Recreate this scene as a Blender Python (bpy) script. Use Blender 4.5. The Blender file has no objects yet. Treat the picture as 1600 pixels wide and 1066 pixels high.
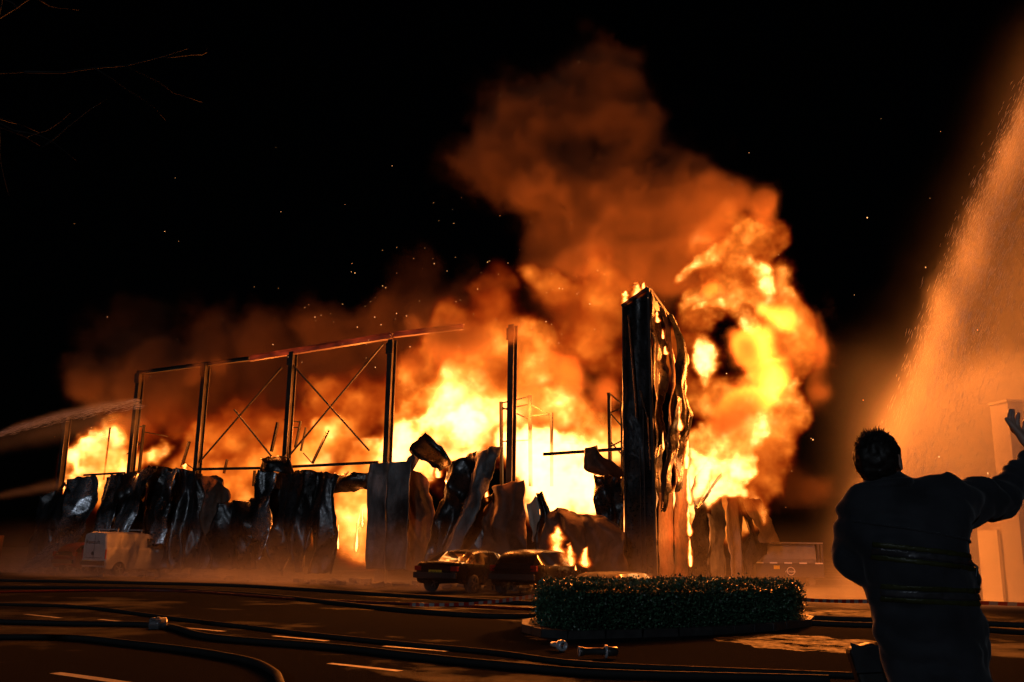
import bpy, bmesh, math, random
import numpy as np
from mathutils import Vector, Matrix

rad = math.radians
SC = bpy.context.scene
COL = SC.collection
rng = np.random.default_rng(7)
random.seed(7)

# ------------------------------------------------------------------ camera
cam_data = bpy.data.cameras.new('camera'); cam = bpy.data.objects.new('camera', cam_data); COL.objects.link(cam)
cam_data.lens = 33.3; cam_data.sensor_width = 36.0; cam_data.clip_start = 0.05; cam_data.clip_end = 2000
cam.matrix_world = Matrix.Translation((0, 0, 1.3)) @ Matrix.Rotation(rad(90 + 12.57), 4, 'X') @ Matrix.Rotation(rad(.84), 4, 'Z')
SC.camera = cam

# ------------------------------------------------------------------ night sky, one dim cool key light, exposure
SUN_EL, SUN_AZ = rad(15), rad(-20)          # from behind the camera, a little to its left
w = bpy.data.worlds.new('World'); SC.world = w; w.use_nodes = True
nt = w.node_tree; bg = nt.nodes['Background']
sky = nt.nodes.new('ShaderNodeTexSky'); sky.sky_type = 'NISHITA'; sky.sun_disc = False
sky.sun_elevation = SUN_EL; sky.sun_rotation = math.pi - SUN_AZ
nt.links.new(sky.outputs[0], bg.inputs[0]); bg.inputs[1].default_value = 0.00006
sun = bpy.data.lights.new('floodlight_sun', 'SUN'); sun.energy = 0.22; sun.angle = rad(3); sun.color = (.74, .86, 1.0)  # cool sun lamp standing in for unseen fire-engine floodlights behind the camera
sun_o = bpy.data.objects.new('floodlight_sun', sun); COL.objects.link(sun_o)
sdir = Vector((math.sin(SUN_AZ) * math.cos(SUN_EL), -math.cos(SUN_AZ) * math.cos(SUN_EL), math.sin(SUN_EL)))
sun_o.rotation_euler = sdir.to_track_quat('Z', 'Y').to_euler()
SC.view_settings.view_transform = 'Standard'; SC.view_settings.look = 'None'; SC.view_settings.gamma = 1
SC.view_settings.exposure = 0
cy = SC.cycles
cy.use_denoising = True; cy.volume_bounces = 0; cy.max_bounces = 5; cy.diffuse_bounces = 2; cy.glossy_bounces = 3
cy.transparent_max_bounces = 8; cy.sample_clamp_indirect = 2.5; cy.sample_clamp_direct = 40; cy.volume_max_steps = 512
cy.use_adaptive_sampling = True; cy.adaptive_threshold = .04; cy.volume_step_rate = 1.7
cy.caustics_reflective = False; cy.caustics_refractive = False

# ------------------------------------------------------------------ frames and helpers
# the warehouse frame: x runs right along the facade, y goes back into the building, z up; origin at the street corner
FM = Matrix(((.861, .5086, 0, 5.2), (-.5086, .861, 0, 34.0), (0, 0, 1, 0), (0, 0, 0, 1)))
def W(p): return FM @ Vector(p)

def tag(o, label=None, cat=None, group=None, kind=None):
    if label: o['label'] = label
    if cat: o['category'] = cat
    if group: o['group'] = group
    if kind: o['kind'] = kind
    return o
def empty(name, mat, label, cat, group=None, kind=None):
    o = bpy.data.objects.new(name, None); COL.objects.link(o)
    o.empty_display_size = .2
    o.matrix_world = mat if isinstance(mat, Matrix) else Matrix.Translation(mat)
    return tag(o, label, cat, group, kind)
def link(name, me, mat, parent=None, M=None):
    o = bpy.data.objects.new(name, me); COL.objects.link(o)
    if mat is not None:
        for m in (mat if isinstance(mat, (list, tuple)) else [mat]): me.materials.append(m)
    if parent is not None: o.parent = parent
    if M is not None: o.matrix_local = M
    return o
def mesh(name, verts, faces, smooth=False):
    me = bpy.data.meshes.new(name); me.from_pydata([tuple(v) for v in verts], [], faces); me.update()
    if smooth: me.polygons.foreach_set('use_smooth', [True] * len(me.polygons))
    return me
class MB:
    def __init__(s): s.v = []; s.f = []
    def add(s, v, f):
        b = len(s.v); s.v += [tuple(x) for x in v]; s.f += [tuple(i + b for i in q) for q in f]
    def box(s, c, d, M=None, bev=0):
        x, y, z = [k / 2 for k in d]
        vs = [Vector((i * x, j * y, k * z)) for i in (-1, 1) for j in (-1, 1) for k in (-1, 1)]
        if M is not None: vs = [M @ q for q in vs]
        vs = [q + Vector(c) for q in vs]
        s.add(vs, [(0, 1, 3, 2), (4, 6, 7, 5), (0, 4, 5, 1), (2, 3, 7, 6), (0, 2, 6, 4), (1, 5, 7, 3)])
    def beam(s, a, b, w_, h_, up=(0, 0, 1)):
        a, b = Vector(a), Vector(b); d = (b - a).normalized(); x = d.cross(Vector(up))
        if x.length < 1e-3: x = d.cross(Vector((0, 1, 0)))
        x.normalize(); y = x.cross(d)
        q = [(-1, -1), (1, -1), (1, 1), (-1, 1)]
        vs = [p + x * (i * w_ / 2) + y * (j * h_ / 2) for p in (a, b) for i, j in q]
        s.add(vs, [(0, 1, 2, 3), (7, 6, 5, 4)] + [(k, k + 4, (k + 1) % 4 + 4, (k + 1) % 4) for k in range(4)])
    def tube(s, pts, r, n=8, cap=True):
        pts = [Vector(p) for p in pts]; m = len(pts); rs = r if isinstance(r, (list, tuple)) else [r] * m
        vs = []; up = Vector((0, 0, 1)); px = None
        for i, p in enumerate(pts):
            t = (pts[min(i + 1, m - 1)] - pts[max(i - 1, 0)]).normalized()
            x = t.cross(up) if abs(t.dot(up)) < .97 else t.cross(Vector((0, 1, 0)))
            if px is not None:
                x = px - t * px.dot(t)
            x.normalize(); px = x; y = t.cross(x)
            vs += [p + (x * math.cos(a) + y * math.sin(a)) * rs[i] for a in [2 * math.pi * k / n for k in range(n)]]
        fs = [(i * n + k, i * n + (k + 1) % n, (i + 1) * n + (k + 1) % n, (i + 1) * n + k) for i in range(m - 1) for k in range(n)]
        if cap: fs += [tuple(range(n))[::-1], tuple(range((m - 1) * n, m * n))]
        s.add(vs, fs)
    def lathe(s, prof, n=20, M=None):
        M = M or Matrix(); vs = []
        for r_, z_ in prof: vs += [M @ Vector((r_ * math.cos(2 * math.pi * k / n), r_ * math.sin(2 * math.pi * k / n), z_)) for k in range(n)]
        m = len(prof)
        fs = [(i * n + k, i * n + (k + 1) % n, (i + 1) * n + (k + 1) % n, (i + 1) * n + k) for i in range(m - 1) for k in range(n)]
        fs += [tuple(range(n))[::-1], tuple(range((m - 1) * n, m * n))]
        s.add(vs, fs)
    def build(s, name, mat, parent=None, smooth=False, M=None):
        return link(name, mesh(name, s.v, s.f, smooth), mat, parent, M)

# ------------------------------------------------------------------ materials
def nodes(name):
    m = bpy.data.materials.new(name); m.use_nodes = True; t = m.node_tree
    return m, t, t.nodes['Principled BSDF'], t.nodes['Material Output']
def ramp(t, fac, stops, interp='LINEAR'):
    r = t.nodes.new('ShaderNodeValToRGB'); r.color_ramp.interpolation = interp
    e = r.color_ramp.elements
    while len(e) < len(stops): e.new(.5)
    for k, (p, c) in enumerate(stops):
        e[k].position = p; e[k].color = (c, c, c, 1) if not isinstance(c, tuple) else (*c, 1)
    t.links.new(fac, r.inputs[0]); return r.outputs[0]
def noise(t, scale, detail=6, rough=.55, dist=0, coord='Object', vscale=None):
    tc = t.nodes.new('ShaderNodeTexCoord'); n = t.nodes.new('ShaderNodeTexNoise'); o = tc.outputs[coord]
    if vscale:
        mp = t.nodes.new('ShaderNodeMapping'); mp.inputs['Scale'].default_value = vscale; t.links.new(o, mp.inputs[0]); o = mp.outputs[0]
    n.inputs['Scale'].default_value = scale; n.inputs['Detail'].default_value = detail
    n.inputs['Roughness'].default_value = rough; n.inputs['Distortion'].default_value = dist
    t.links.new(o, n.inputs['Vector']); return n.outputs[0]
def bump(t, b, h, strength=.3, dist=.02):
    n = t.nodes.new('ShaderNodeBump'); n.inputs['Strength'].default_value = strength; n.inputs['Distance'].default_value = dist
    t.links.new(h, n.inputs['Height']); t.links.new(n.outputs[0], b.inputs['Normal'])
def simple(name, c1, c2=None, rough=(.5, .5), metal=0, scale=4, bs=.2, bd=.01, coat=0):
    m, t, b, o = nodes(name); n = noise(t, scale)
    t.links.new(ramp(t, n, [(.3, c1), (.7, c2 or c1)]), b.inputs['Base Color'])
    t.links.new(ramp(t, n, [(.3, rough[0]), (.7, rough[1])]), b.inputs['Roughness'])
    b.inputs['Metallic'].default_value = metal; b.inputs['Coat Weight'].default_value = coat
    if bs: bump(t, b, noise(t, scale * 5), bs, bd)
    return m
def glow(name, col, strength):
    m, t, b, o = nodes(name); b.inputs['Base Color'].default_value = (0, 0, 0, 1)
    b.inputs['Emission Color'].default_value = (*col, 1); b.inputs['Emission Strength'].default_value = strength
    return m

# ------------------------------------------------------------------ 3-D noise on grids (numpy)
def smoothup(a, n, ax):
    m = a.shape[ax] - 1; x = np.linspace(0, m - 1e-4, n); i = x.astype(int); f = x - i; f = f * f * (3 - 2 * f)
    sh = [1, 1, 1]; sh[ax] = n; f = f.reshape(sh).astype(np.float32)
    return np.take(a, i, ax) * (1 - f) + np.take(a, i + 1, ax) * f
def vnoise(shape, cells, r):
    a = r.random([max(2, int(c) + 1) for c in cells], dtype=np.float32) * 2 - 1
    for ax in range(3): a = smoothup(a, shape[ax], ax)
    return a
def fbm(shape, size, cell, octs, r, gain=.55, billow=False):
    out = 0; amp = 1; tot = 0
    for k in range(octs):
        n = vnoise(shape, [max(1, s_ / cell) for s_ in size], r)
        if billow: n = 1 - 2 * np.abs(n)
        out = out + n * amp; tot += amp; amp *= gain; cell /= 2.05
    return out / tot
def grid(mn, mx, h):
    n = [int(round((b - a) / h)) + 1 for a, b in zip(mn, mx)]
    ax = [np.linspace(a, b, k).astype(np.float32) for a, b, k in zip(mn, mx, n)]
    return n, [b - a for a, b in zip(mn, mx)], np.meshgrid(*ax, indexing='ij')
def sst(x, a, b):
    t = np.clip((x - a) / (b - a), 0, 1); return t * t * (3 - 2 * t)
def volume(name, arr, mn, mx, mat, M):
    """numpy grid -> real fog volume (geometry nodes Volume Cube)"""
    nx, ny, nz = arr.shape
    me = bpy.data.meshes.new(name + '_samples'); me.vertices.add(arr.size); src_ = bpy.data.objects.new(name + '_samples', me)
    a = me.attributes.new('d', 'FLOAT', 'POINT')
    a.data.foreach_set('value', np.ascontiguousarray(arr.transpose(2, 1, 0)).ravel().astype(np.float32))
    ng = bpy.data.node_groups.new(name, 'GeometryNodeTree')
    ng.interface.new_socket('Geometry', in_out='INPUT', socket_type='NodeSocketGeometry')
    ng.interface.new_socket('Geometry', in_out='OUTPUT', socket_type='NodeSocketGeometry')
    N, L_ = ng.nodes, ng.links
    gi = N.new('GeometryNodeObjectInfo'); gi.inputs['Object'].default_value = src_; go = N.new('NodeGroupOutput'); vc = N.new('GeometryNodeVolumeCube')
    vc.inputs['Min'].default_value = mn; vc.inputs['Max'].default_value = mx
    for s_, k in zip('XYZ', (nx, ny, nz)): vc.inputs['Resolution ' + s_].default_value = k
    si = N.new('GeometryNodeSampleIndex'); si.data_type = 'FLOAT'; si.domain = 'POINT'; si.clamp = True
    na = N.new('GeometryNodeInputNamedAttribute'); na.data_type = 'FLOAT'; na.inputs[0].default_value = 'd'
    L_.new(gi.outputs['Geometry'], si.inputs['Geometry']); L_.new(na.outputs[0], si.inputs['Value'])
    cur = N.new('GeometryNodeInputPosition').outputs[0]
    for op, k in (('SUBTRACT', tuple(mn)), ('DIVIDE', tuple((mx[i] - mn[i]) / (arr.shape[i] - 1) for i in range(3))), ('ADD', (.5, .5, .5)), ('FLOOR', None), ('DOT_PRODUCT', (1, nx, nx * ny))):
        q = N.new('ShaderNodeVectorMath'); q.operation = op; L_.new(cur, q.inputs[0])
        if k: q.inputs[1].default_value = k
        cur = q.outputs['Value'] if op == 'DOT_PRODUCT' else q.outputs[0]
    L_.new(cur, si.inputs['Index']); L_.new(si.outputs[0], vc.inputs['Density'])
    sm = N.new('GeometryNodeSetMaterial'); sm.inputs['Material'].default_value = mat
    L_.new(vc.outputs[0], sm.inputs[0]); L_.new(sm.outputs[0], go.inputs[0])
    vo = bpy.data.volumes.new(name); vo.materials.append(mat)
    o = bpy.data.objects.new(name, vo); COL.objects.link(o)
    md = o.modifiers.new('fog', 'NODES'); md.node_group = ng
    o.matrix_world = M
    return o
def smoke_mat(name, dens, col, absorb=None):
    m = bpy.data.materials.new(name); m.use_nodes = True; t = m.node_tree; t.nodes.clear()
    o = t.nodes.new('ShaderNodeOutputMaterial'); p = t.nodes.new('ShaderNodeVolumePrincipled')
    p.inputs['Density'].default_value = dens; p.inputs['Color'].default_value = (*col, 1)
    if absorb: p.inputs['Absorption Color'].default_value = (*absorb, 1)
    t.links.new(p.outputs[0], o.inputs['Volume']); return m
def flame_mat(name, sigma, gain=1.0, pw=1.6):
    """grid value = temperature: extinction grows with it, colour goes red - orange - yellow - white"""
    m = bpy.data.materials.new(name); m.use_nodes = True; t = m.node_tree; t.nodes.clear(); N = t.nodes
    o = N.new('ShaderNodeOutputMaterial'); at = N.new('ShaderNodeAttribute'); at.attribute_name = 'density'
    def mt(op, a, b):
        q = N.new('ShaderNodeMath'); q.operation = op
        for i, x in enumerate((a, b)):
            if isinstance(x, (int, float)): q.inputs[i].default_value = x
            else: t.links.new(x, q.inputs[i])
        return q.outputs[0]
    d = at.outputs['Fac']
    sg = mt('MULTIPLY', mt('POWER', d, pw), sigma)
    col = ramp(t, d, [(0, (1, .03, .002)), (.25, (1, .065, .004)), (.45, (1, .14, .009)), (.65, (1, .22, .018)), (.82, (1, .29, .045)), (1, (1, .40, .11))])
    L_ = ramp(t, d, [(0, .008), (.2, .022), (.4, .055), (.6, .12), (.8, .30), (1, 1)])
    em = N.new('ShaderNodeEmission'); ab = N.new('ShaderNodeVolumeAbsorption'); ad = N.new('ShaderNodeAddShader')
    t.links.new(col, em.inputs[0]); t.links.new(mt('MULTIPLY', mt('MULTIPLY', sg, L_), 9.0 * gain), em.inputs[1])
    ab.inputs[0].default_value = (0, 0, 0, 1); t.links.new(sg, ab.inputs[1])
    t.links.new(em.outputs[0], ad.inputs[0]); t.links.new(ab.outputs[0], ad.inputs[1]); t.links.new(ad.outputs[0], o.inputs['Volume'])
    return m

# ------------------------------------------------------------------ ground
def asphalt():
    m, t, b, o = nodes('wet_asphalt')
    big = noise(t, .16, 5, .6); mid = noise(t, .9, 6, .6); fine = noise(t, 60, 3, .6)
    t.links.new(ramp(t, fine, [(.3, (.013, .0135, .014)), (.7, (.045, .045, .045))]), b.inputs['Base Color'])
    mx = t.nodes.new('ShaderNodeMath'); mx.operation = 'MULTIPLY_ADD'; t.links.new(mid, mx.inputs[0]); mx.inputs[1].default_value = .35; t.links.new(big, mx.inputs[2])
    t.links.new(ramp(t, mx.outputs[0], [(.66, .9), (.84, .7), (.95, .4)]), b.inputs['Roughness'])
    wet = ramp(t, mx.outputs[0], [(.7, 1.0), (.9, .10)])
    n = t.nodes.new('ShaderNodeBump'); n.inputs['Distance'].default_value = .012
    t.links.new(wet, n.inputs['Strength']); t.links.new(fine, n.inputs['Height'])
    n2 = t.nodes.new('ShaderNodeBump'); n2.inputs['Distance'].default_value = .05; n2.inputs['Strength'].default_value = .12
    t.links.new(noise(t, 5, 4), n2.inputs['Height']); t.links.new(n.outputs[0], n2.inputs['Normal']); t.links.new(n2.outputs[0], b.inputs['Normal'])
    t.links.new(ramp(t, mx.outputs[0], [(.72, .0), (.94, .22)]), b.inputs['Specular IOR Level'])
    return m
M_ASPH = asphalt()
me = mesh('road', [(-300, -60, 0), (300, -60, 0), (300, 600, 0), (-300, 600, 0)], [(0, 1, 2, 3)])
tag(link('road', me, M_ASPH), 'dark wet asphalt road and forecourt in front of the fire', None, None, 'structure')
M_PAINT = simple('road_paint', (.38, .37, .33), (.6, .58, .52), (.35, .6), 0, 9, .3, .003)
def dash(a, b, w_=.11):
    a, b = Vector(a[:2]), Vector(b[:2]); d = (b - a).normalized(); n = Vector((-d.y, d.x)) * w_ / 2
    vs = []; k = 6
    for i in range(k + 1):
        p = a.lerp(b, i / k); j = random.uniform(.9, 1.08)
        vs += [(*(p + n * j), .004), (*(p - n * j), .004)]
    o = link('road_marking', mesh('road_marking', vs, [(2 * i, 2 * i + 1, 2 * i + 3, 2 * i + 2) for i in range(k)]), M_PAINT)
    tag(o, 'white painted lane dash on the wet road', None, 'white lane dashes painted on the road', 'structure')
for a, b in (((-9.29, 18.97, 0), (-8.22, 18.12, 0)), ((-7.43, 17.94, 0), (-6.45, 17.19, 0)), ((-5.54, 16.49, 0), (-4.52, 15.76, 0)), ((-3.57, 15.10, 0), (-2.62, 14.40, 0)), ((-1.72, 13.77, 0), (-0.791, 13.20, 0)),
             ((0.0591, 12.68, 0), (1.04, 12.23, 0)), ((1.91, 11.74, 0), (2.83, 11.36, 0)), ((-5.97, 14.37, 0), (-4.97, 13.64, 0)), ((-2.08, 11.63, 0), (-1.18, 11.00, 0)),
             ((-6.65, 14.15, 0), (-6.36, 14.00, 0))):
    dash(a, b)
dash((-4.72, 10.42, 0), (-3.69, 9.74, 0), .14)

def puddle_mat():
    m, t, b, o = nodes('puddle_water'); f = noise(t, 9, 5, .65, .3, vscale=(1, 2.2, 1)); g_ = noise(t, 55, 3, .6)
    b.inputs['Base Color'].default_value = (.012, .011, .010, 1); t.links.new(ramp(t, noise(t, 2.2, 6, .7), [(.42, 0.0), (.62, .07)]), b.inputs['Specular IOR Level'])
    t.links.new(ramp(t, f, [(.35, .55), (.7, .95)]), b.inputs['Roughness'])
    n = t.nodes.new('ShaderNodeBump'); n.inputs['Distance'].default_value = .012; n.inputs['Strength'].default_value = .5; t.links.new(g_, n.inputs['Height'])
    n2 = t.nodes.new('ShaderNodeBump'); n2.inputs['Distance'].default_value = .03; n2.inputs['Strength'].default_value = .35; t.links.new(f, n2.inputs['Height']); t.links.new(n.outputs[0], n2.inputs['Normal']); t.links.new(n2.outputs[0], b.inputs['Normal'])
    return m
M_PUD = puddle_mat()
from mathutils import noise as pn_
def puddle(c, rx, ry, az, label, k):
    c = Vector(c[:2]); vs = [(c.x, c.y, .0035)]; n = 72
    for i in range(n):
        a = 2 * math.pi * i / n; q = Vector((math.cos(a), math.sin(a), k * 3.3)); f = 1 + .45 * pn_.noise(q * 1.6) + .25 * pn_.noise(q * 5) + .1 * pn_.noise(q * 14)
        p = Vector((math.cos(a) * rx * f, math.sin(a) * ry * f)); p.rotate(Matrix.Rotation(rad(az), 2)); vs.append((c.x + p.x, c.y + p.y, .0035))
    tag(link('puddle', mesh('puddle', vs, [(0, i + 1, (i + 1) % n + 1) for i in range(n)]), M_PUD), label, None, None, 'structure')
puddle((4.58, 15.33, 0), 1.25, 1.5, 20, 'wet patch of road right of the hedge reflecting the fire', 1)
puddle((-3.53, 22.09, 0), .9, .35, -25, 'small puddle between the hoses before the smoking forecourt', 2)
puddle((-14.75, 31.60, 0), 2.2, .5, -28, 'long puddle between the rear hoses at the far left', 3)
puddle((9.16, 23.20, 0), 2.6, 1.2, -10, 'wet road behind the firefighter reflecting orange', 4)
puddle((-2.76, 27.47, 0), 1.6, .45, -28, 'puddle just behind the rear hose left of the parked cars', 5)

# ------------------------------------------------------------------ fire and smoke
def blobs(X, Y, Z, lst, warp, k=1.0):
    """soft union of balls (p, weight) and strokes ([p, p, ...], weight): returns shape (0..1+) and the local mean weight"""
    wx, wy, wz = warp; sm = np.zeros_like(X); sw = np.zeros_like(X)
    for it in lst:
        pts = it[0] if isinstance(it[0], list) else [it[0]]; wt, sy, sz = (list(it[1:]) + [1, 1])[:3] if len(it) < 4 else it[1:4]
        rm = max(p[3] for p in pts); lo = min(p[0] for p in pts) - rm * 1.3 - 1.5; hi = max(p[0] for p in pts) + rm * 1.3 + 1.5
        i0 = max(0, np.searchsorted(X[:, 0, 0], lo)); i1 = np.searchsorted(X[:, 0, 0], hi)
        if i1 <= i0: continue
        sl = slice(i0, i1); px, py, pz = X[sl] + wx[sl], Y[sl] + wy[sl], Z[sl] + wz[sl]; best = None
        segs = list(zip(pts[:-1], pts[1:])) if len(pts) > 1 else [(pts[0], pts[0])]
        for p, q in segs:
            dx, dy, dz = q[0] - p[0], q[1] - p[1], q[2] - p[2]; L2 = dx * dx + dy * dy + dz * dz
            h = np.clip(((px - p[0]) * dx + (py - p[1]) * dy + (pz - p[2]) * dz) / L2, 0, 1) if L2 > 1e-6 else 0
            r_ = p[3] + (q[3] - p[3]) * h
            dd = (((px - p[0] - h * dx) / r_) ** 2 + ((py - p[1] - h * dy) / (r_ * sy)) ** 2 + ((pz - p[2] - h * dz) / (r_ * sz)) ** 2)
            best = dd if best is None else np.minimum(best, dd)
        g = np.exp(-best * 1.8 * k); sm[sl] += g; sw[sl] += g * wt
    return sm, sw / (sm + .05)
def warpf(n, size, cell, amp, r): return [fbm(n, size, cell, 3, r) * amp for _ in range(3)]
def B(p, wt=1.0, sy=1.0, sz=1.0): return (p, wt, sy, sz)
STEP = 1.0
R1 = np.random.default_rng(11)
# --- flames burning inside the warehouse
mn, mx = (-36, .8, .2), (.4, 10, 15)
n, size, (X, Y, Z) = grid(mn, mx, .15 * STEP)
wp = warpf(n, size, 3.0, 1.3, R1)
F1 = [B((-36.03, 3.00, 6.40, 1.63),1.15), B((-37.04, 4.00, 7.75, 1.07),.95,1,1.5), B((-32.26, 3.00, 5.44, 1.07),.9), B((-30.24, 3.00, 6.07, 0.909),.9,1,1.3), B((-39.97, 4.00, 5.56, 1.01),.8), B((-33.72, 2.50, 5.09, 2.14),.8),
      B((-27.04, 4.00, 5.36, 1.44),.62), B((-25.53, 5.00, 6.08, 1.59),.62), B((-24.86, 3.00, 4.07, 1.97),.66), B((-27.23, 3.00, 4.12, 2.02),.66), B((-23.37, 5.00, 5.50, 1.69),.62),
      B((-19.46, 4.00, 6.57, 1.22),.85,1,1.3), B((-18.50, 4.00, 5.89, 1.14),.8), B((-20.24, 4.00, 5.64, 1.41),.75), B((-15.55, 3.00, 5.53, 1.02),.95), B((-16.21, 3.00, 3.91, 1.80),.8), B((-16.46, 3.00, 1.86, 1.78),.8),
      B((-14.72, 5.00, 7.70, 1.87),.9), B((-13.88, 3.00, 5.76, 1.30),1.0), B((-12.47, 5.00, 7.88, 1.82),1.05), B((-12.09, 4.00, 6.23, 1.95),1.15), B((-10.82, 5.00, 6.87, 1.96),1.1), B((-12.74, 3.00, 4.71, 1.45),1.1), B((-11.88, 6.00, 8.91, 1.24),.9),
      B((-10.22, 6.00, 7.57, 1.81),.95), B((-8.48, 5.00, 10.75, 0.826),.75,1,1.3), B((-7.85, 6.00, 10.58, 1.01),.6), B((-10.64, 6.00, 10.38, 1.69),.62), B((-14.31, 7.00, 10.56, 1.95),.6),B((-16.29, 7.00, 9.72, 1.99),.6),
      B((-7.73, 3.00, 5.65, 1.20),1.25), B((-6.05, 2.50, 4.61, 1.58),1.25), B((-6.31, 5.00, 6.92, 0.959),.95,1,1.4), B((-5.53, 5.00, 7.16, 0.783),.9,1,1.3), B((-4.72, 2.50, 3.93, 1.39),1.4), B((-3.86, 2.20, 3.14, 0.909),1.4), B((-5.54, 2.40, 2.91, 1.04),.9),
      B((-4.16, 5.00, 5.98, 1.37),.75), B((-10.35, 5.00, 8.95, 1.79),.8), B((-8.86, 6.00, 9.30, 1.50),.7), B((-13.24, 6.00, 10.61, 1.58),.6), B((-7.49, 6.00, 7.70, 1.46),.75), B((-4.00, 4.00, 4.54, 1.06),.8), B((-4.44, 6.00, 8.94, 1.31),.5,1,1.3), B((-4.17, 3.50, 11.00, 1.47),.56,1,1.5), B((-3.56, 3.50, 12.90, 0.983),.58,1,1.5), B((-3.39, 3.50, 14.45, 0.769),.55), B((-6.51, 3.50, 13.25, 0.85),.62), B((-6.13, 4.00, 11.91, 1.53),.54), B((-9.80, 4.00, 12.04, 1.30),.5,1,1.3), B((-8.79, 4.00, 13.14, 0.881),.45), B((-5.68, 5.00, 10.03, 1.42),.6), B((-10.70, 6.00, 13.24, 1.06),.42,1,1.4), B((-13.20, 7.00, 12.45, 1.49),.46),
      B((-17.77, 5.00, 5.64, 1.91),.7), B((-28.50, 6.00, 7.92, 1.82),.45), B((-32.88, 6.00, 8.91, 1.90),.42), B((-26.06, 6.00, 8.50, 1.78),.46), B((-21.42, 6.00, 8.92, 2.05),.5), B((-17.92, 6.00, 8.35, 1.64),.58), B((-21.68, 5.00, 6.77, 2.00),.62), B((-28.29, 5.00, 6.72, 1.78),.6), B((-35.51, 5.00, 8.17, 1.91),.5), B((-40.37, 5.00, 8.42, 1.59),.5), B((-24.51, 6.00, 7.36, 1.75),.42), B((-19.60, 7.00, 8.59, 2.04),.42)]
env, wt = blobs(X, Y, Z, F1, wp)
tex = fbm(n, size, 1.7, 6, R1, .72); rid = fbm(n, size, 1.1, 5, R1, .62, True)
d = sst(env + .6 * tex, .06, .55) * wt * (.80 + 1.0 * tex + .22 * rid)
d = np.clip(d, 0, 1) * sst(Y, .8, 1.5) * (1 - sst(Z, 13.5, 15))
o = volume('warehouse_flames', d, mn, mx, flame_mat('flame_inside', 1.6, 1.15), FM)
tag(o, 'orange and yellow flames filling the burning warehouse behind its columns', None, None, 'stuff')
# --- the big fireball rolling out over the right-hand wall
mn, mx = (-3.5, 1.5, 1.5), (11, 15, 19)
n, size, (X, Y, Z) = grid(mn, mx, .115 * STEP)
wp = warpf(n, size, 2.6, 1.1, R1)
S = 8
F2 = [B((-1.17, 8.00, 3.39, 1.11),.85), B((-0.56, 11.00, 3.24, 1.28),.8), B((-0.408, 8.00, 4.74, 1.21),.85), B((-1.11, 9.00, 11.86, 1.36),.7), B((2.37, 9.00, 10.89, 1.41),.7), B((2.63, 9.00, 9.44, 0.947),.55), B((1.95, 8.00, 7.93, 1.53),.78), B((1.08, 7.00, 6.22, 1.50),.8), B((2.59, 8.00, 7.07, 1.08),.66), B((2.13, 7.00, 5.64, 1.21),.6),
      B((0.467, 9.00, 13.79, 1.64),.78), B((1.75, 9.00, 13.02, 1.26),.75), B((1.12, 9.00, 15.22, 1.34),.72), B((2.16, 9.00, 15.67, 0.868),.52), B((0.565, 9.00, 16.39, 0.887),.6), B((-0.697, 9.00, 15.19, 1.19),.7), B((2.94, 9.00, 11.26, 0.784),.5),
      B((-0.585, 8.00, 8.10, 1.41),.62), B((0.29, 6.00, 5.62, 1.32),.75), B((-0.309, 5.00, 5.80, 0.937),.8), B((1.42, 7.00, 4.61, 1.32),.62), B((0.0558, 5.00, 4.50, 1.03),.95), B((1.10, 5.00, 4.34, 1.01),.9), B((1.51, 7.00, 3.57, 0.892),.6), B((-1.57, 8.00, 9.92, 1.15),.62)]
F2b = [([(-1.13, 6.00, 13.16, 0.335), (-0.447, 6.00, 13.47, 0.5), (0.339, 6.00, 13.82, 0.661), (1.00, 6.00, 14.21, 0.657), (1.44, 6.00, 14.71, 0.492)], .88), ([(1.38, 6.00, 13.16, 0.705), (2.32, 6.00, 12.61, 0.748), (2.69, 6.00, 11.87, 0.583)], .85),
       ([(-0.705, 6.00, 11.50, 0.221), (-0.0667, 6.00, 11.79, 0.438), (0.777, 6.00, 11.77, 0.542), (1.58, 6.00, 11.23, 0.589), (2.09, 6.00, 10.44, 0.529), (2.37, 6.00, 9.60, 0.473), (2.51, 6.00, 9.05, 0.366)], .98),
       ([(0.026, 6.00, 10.24, 0.597), (0.0835, 6.00, 9.40, 0.729), (-0.226, 6.00, 8.47, 0.539)], 1.05), ([(2.53, 6.00, 8.38, 0.416), (2.42, 6.00, 7.08, 0.621), (1.95, 6.00, 5.80, 0.672), (1.34, 6.00, 5.00, 0.57), (1.10, 5.00, 4.34, 0.507)], .85),
       ([(-0.146, 4.00, 5.43, 0.304), (0.359, 4.00, 4.71, 0.401), (0.473, 3.00, 3.61, 0.292)], 1.25), ([(0.846, 5.00, 4.42, 0.356), (1.72, 5.00, 3.58, 0.25)], 1.15), ([(3.15, 6.00, 7.81, 0.36), (3.47, 6.00, 9.09, 0.361)], .8)]
env, wt = blobs(X, Y, Z, F2, wp); henv, hw = blobs(X, Y, Z, F2b, [k * .4 for k in wp], .8)
bil = fbm(n, size, 2.2, 6, R1, .66, True); tex = fbm(n, size, 1.5, 6, R1, .76); fin = fbm(n, size, .7, 4, R1, .7)
d = sst(env + .36 * bil + .3 * tex, .30, .62) * wt * (.84 + 1.15 * tex + .28 * fin + .1 * bil)
d = np.maximum(d, sst(henv + .75 * tex, .15, .95) * hw * (.84 + .9 * tex + .5 * fin))
edge = sst(X, mn[0], mn[0] + 1) * (1 - sst(X, mx[0] - 1, mx[0])) * (1 - sst(Z, mx[2] - 1, mx[2]))
d = np.clip(d, 0, 1) * edge
o = volume('fireball', d, mn, mx, flame_mat('flame_ball', 2.2, 1.0, 1.4), FM)
tag(o, 'huge rolling yellow and orange fireball right of the charred corner tower', None, None, 'stuff')
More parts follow.
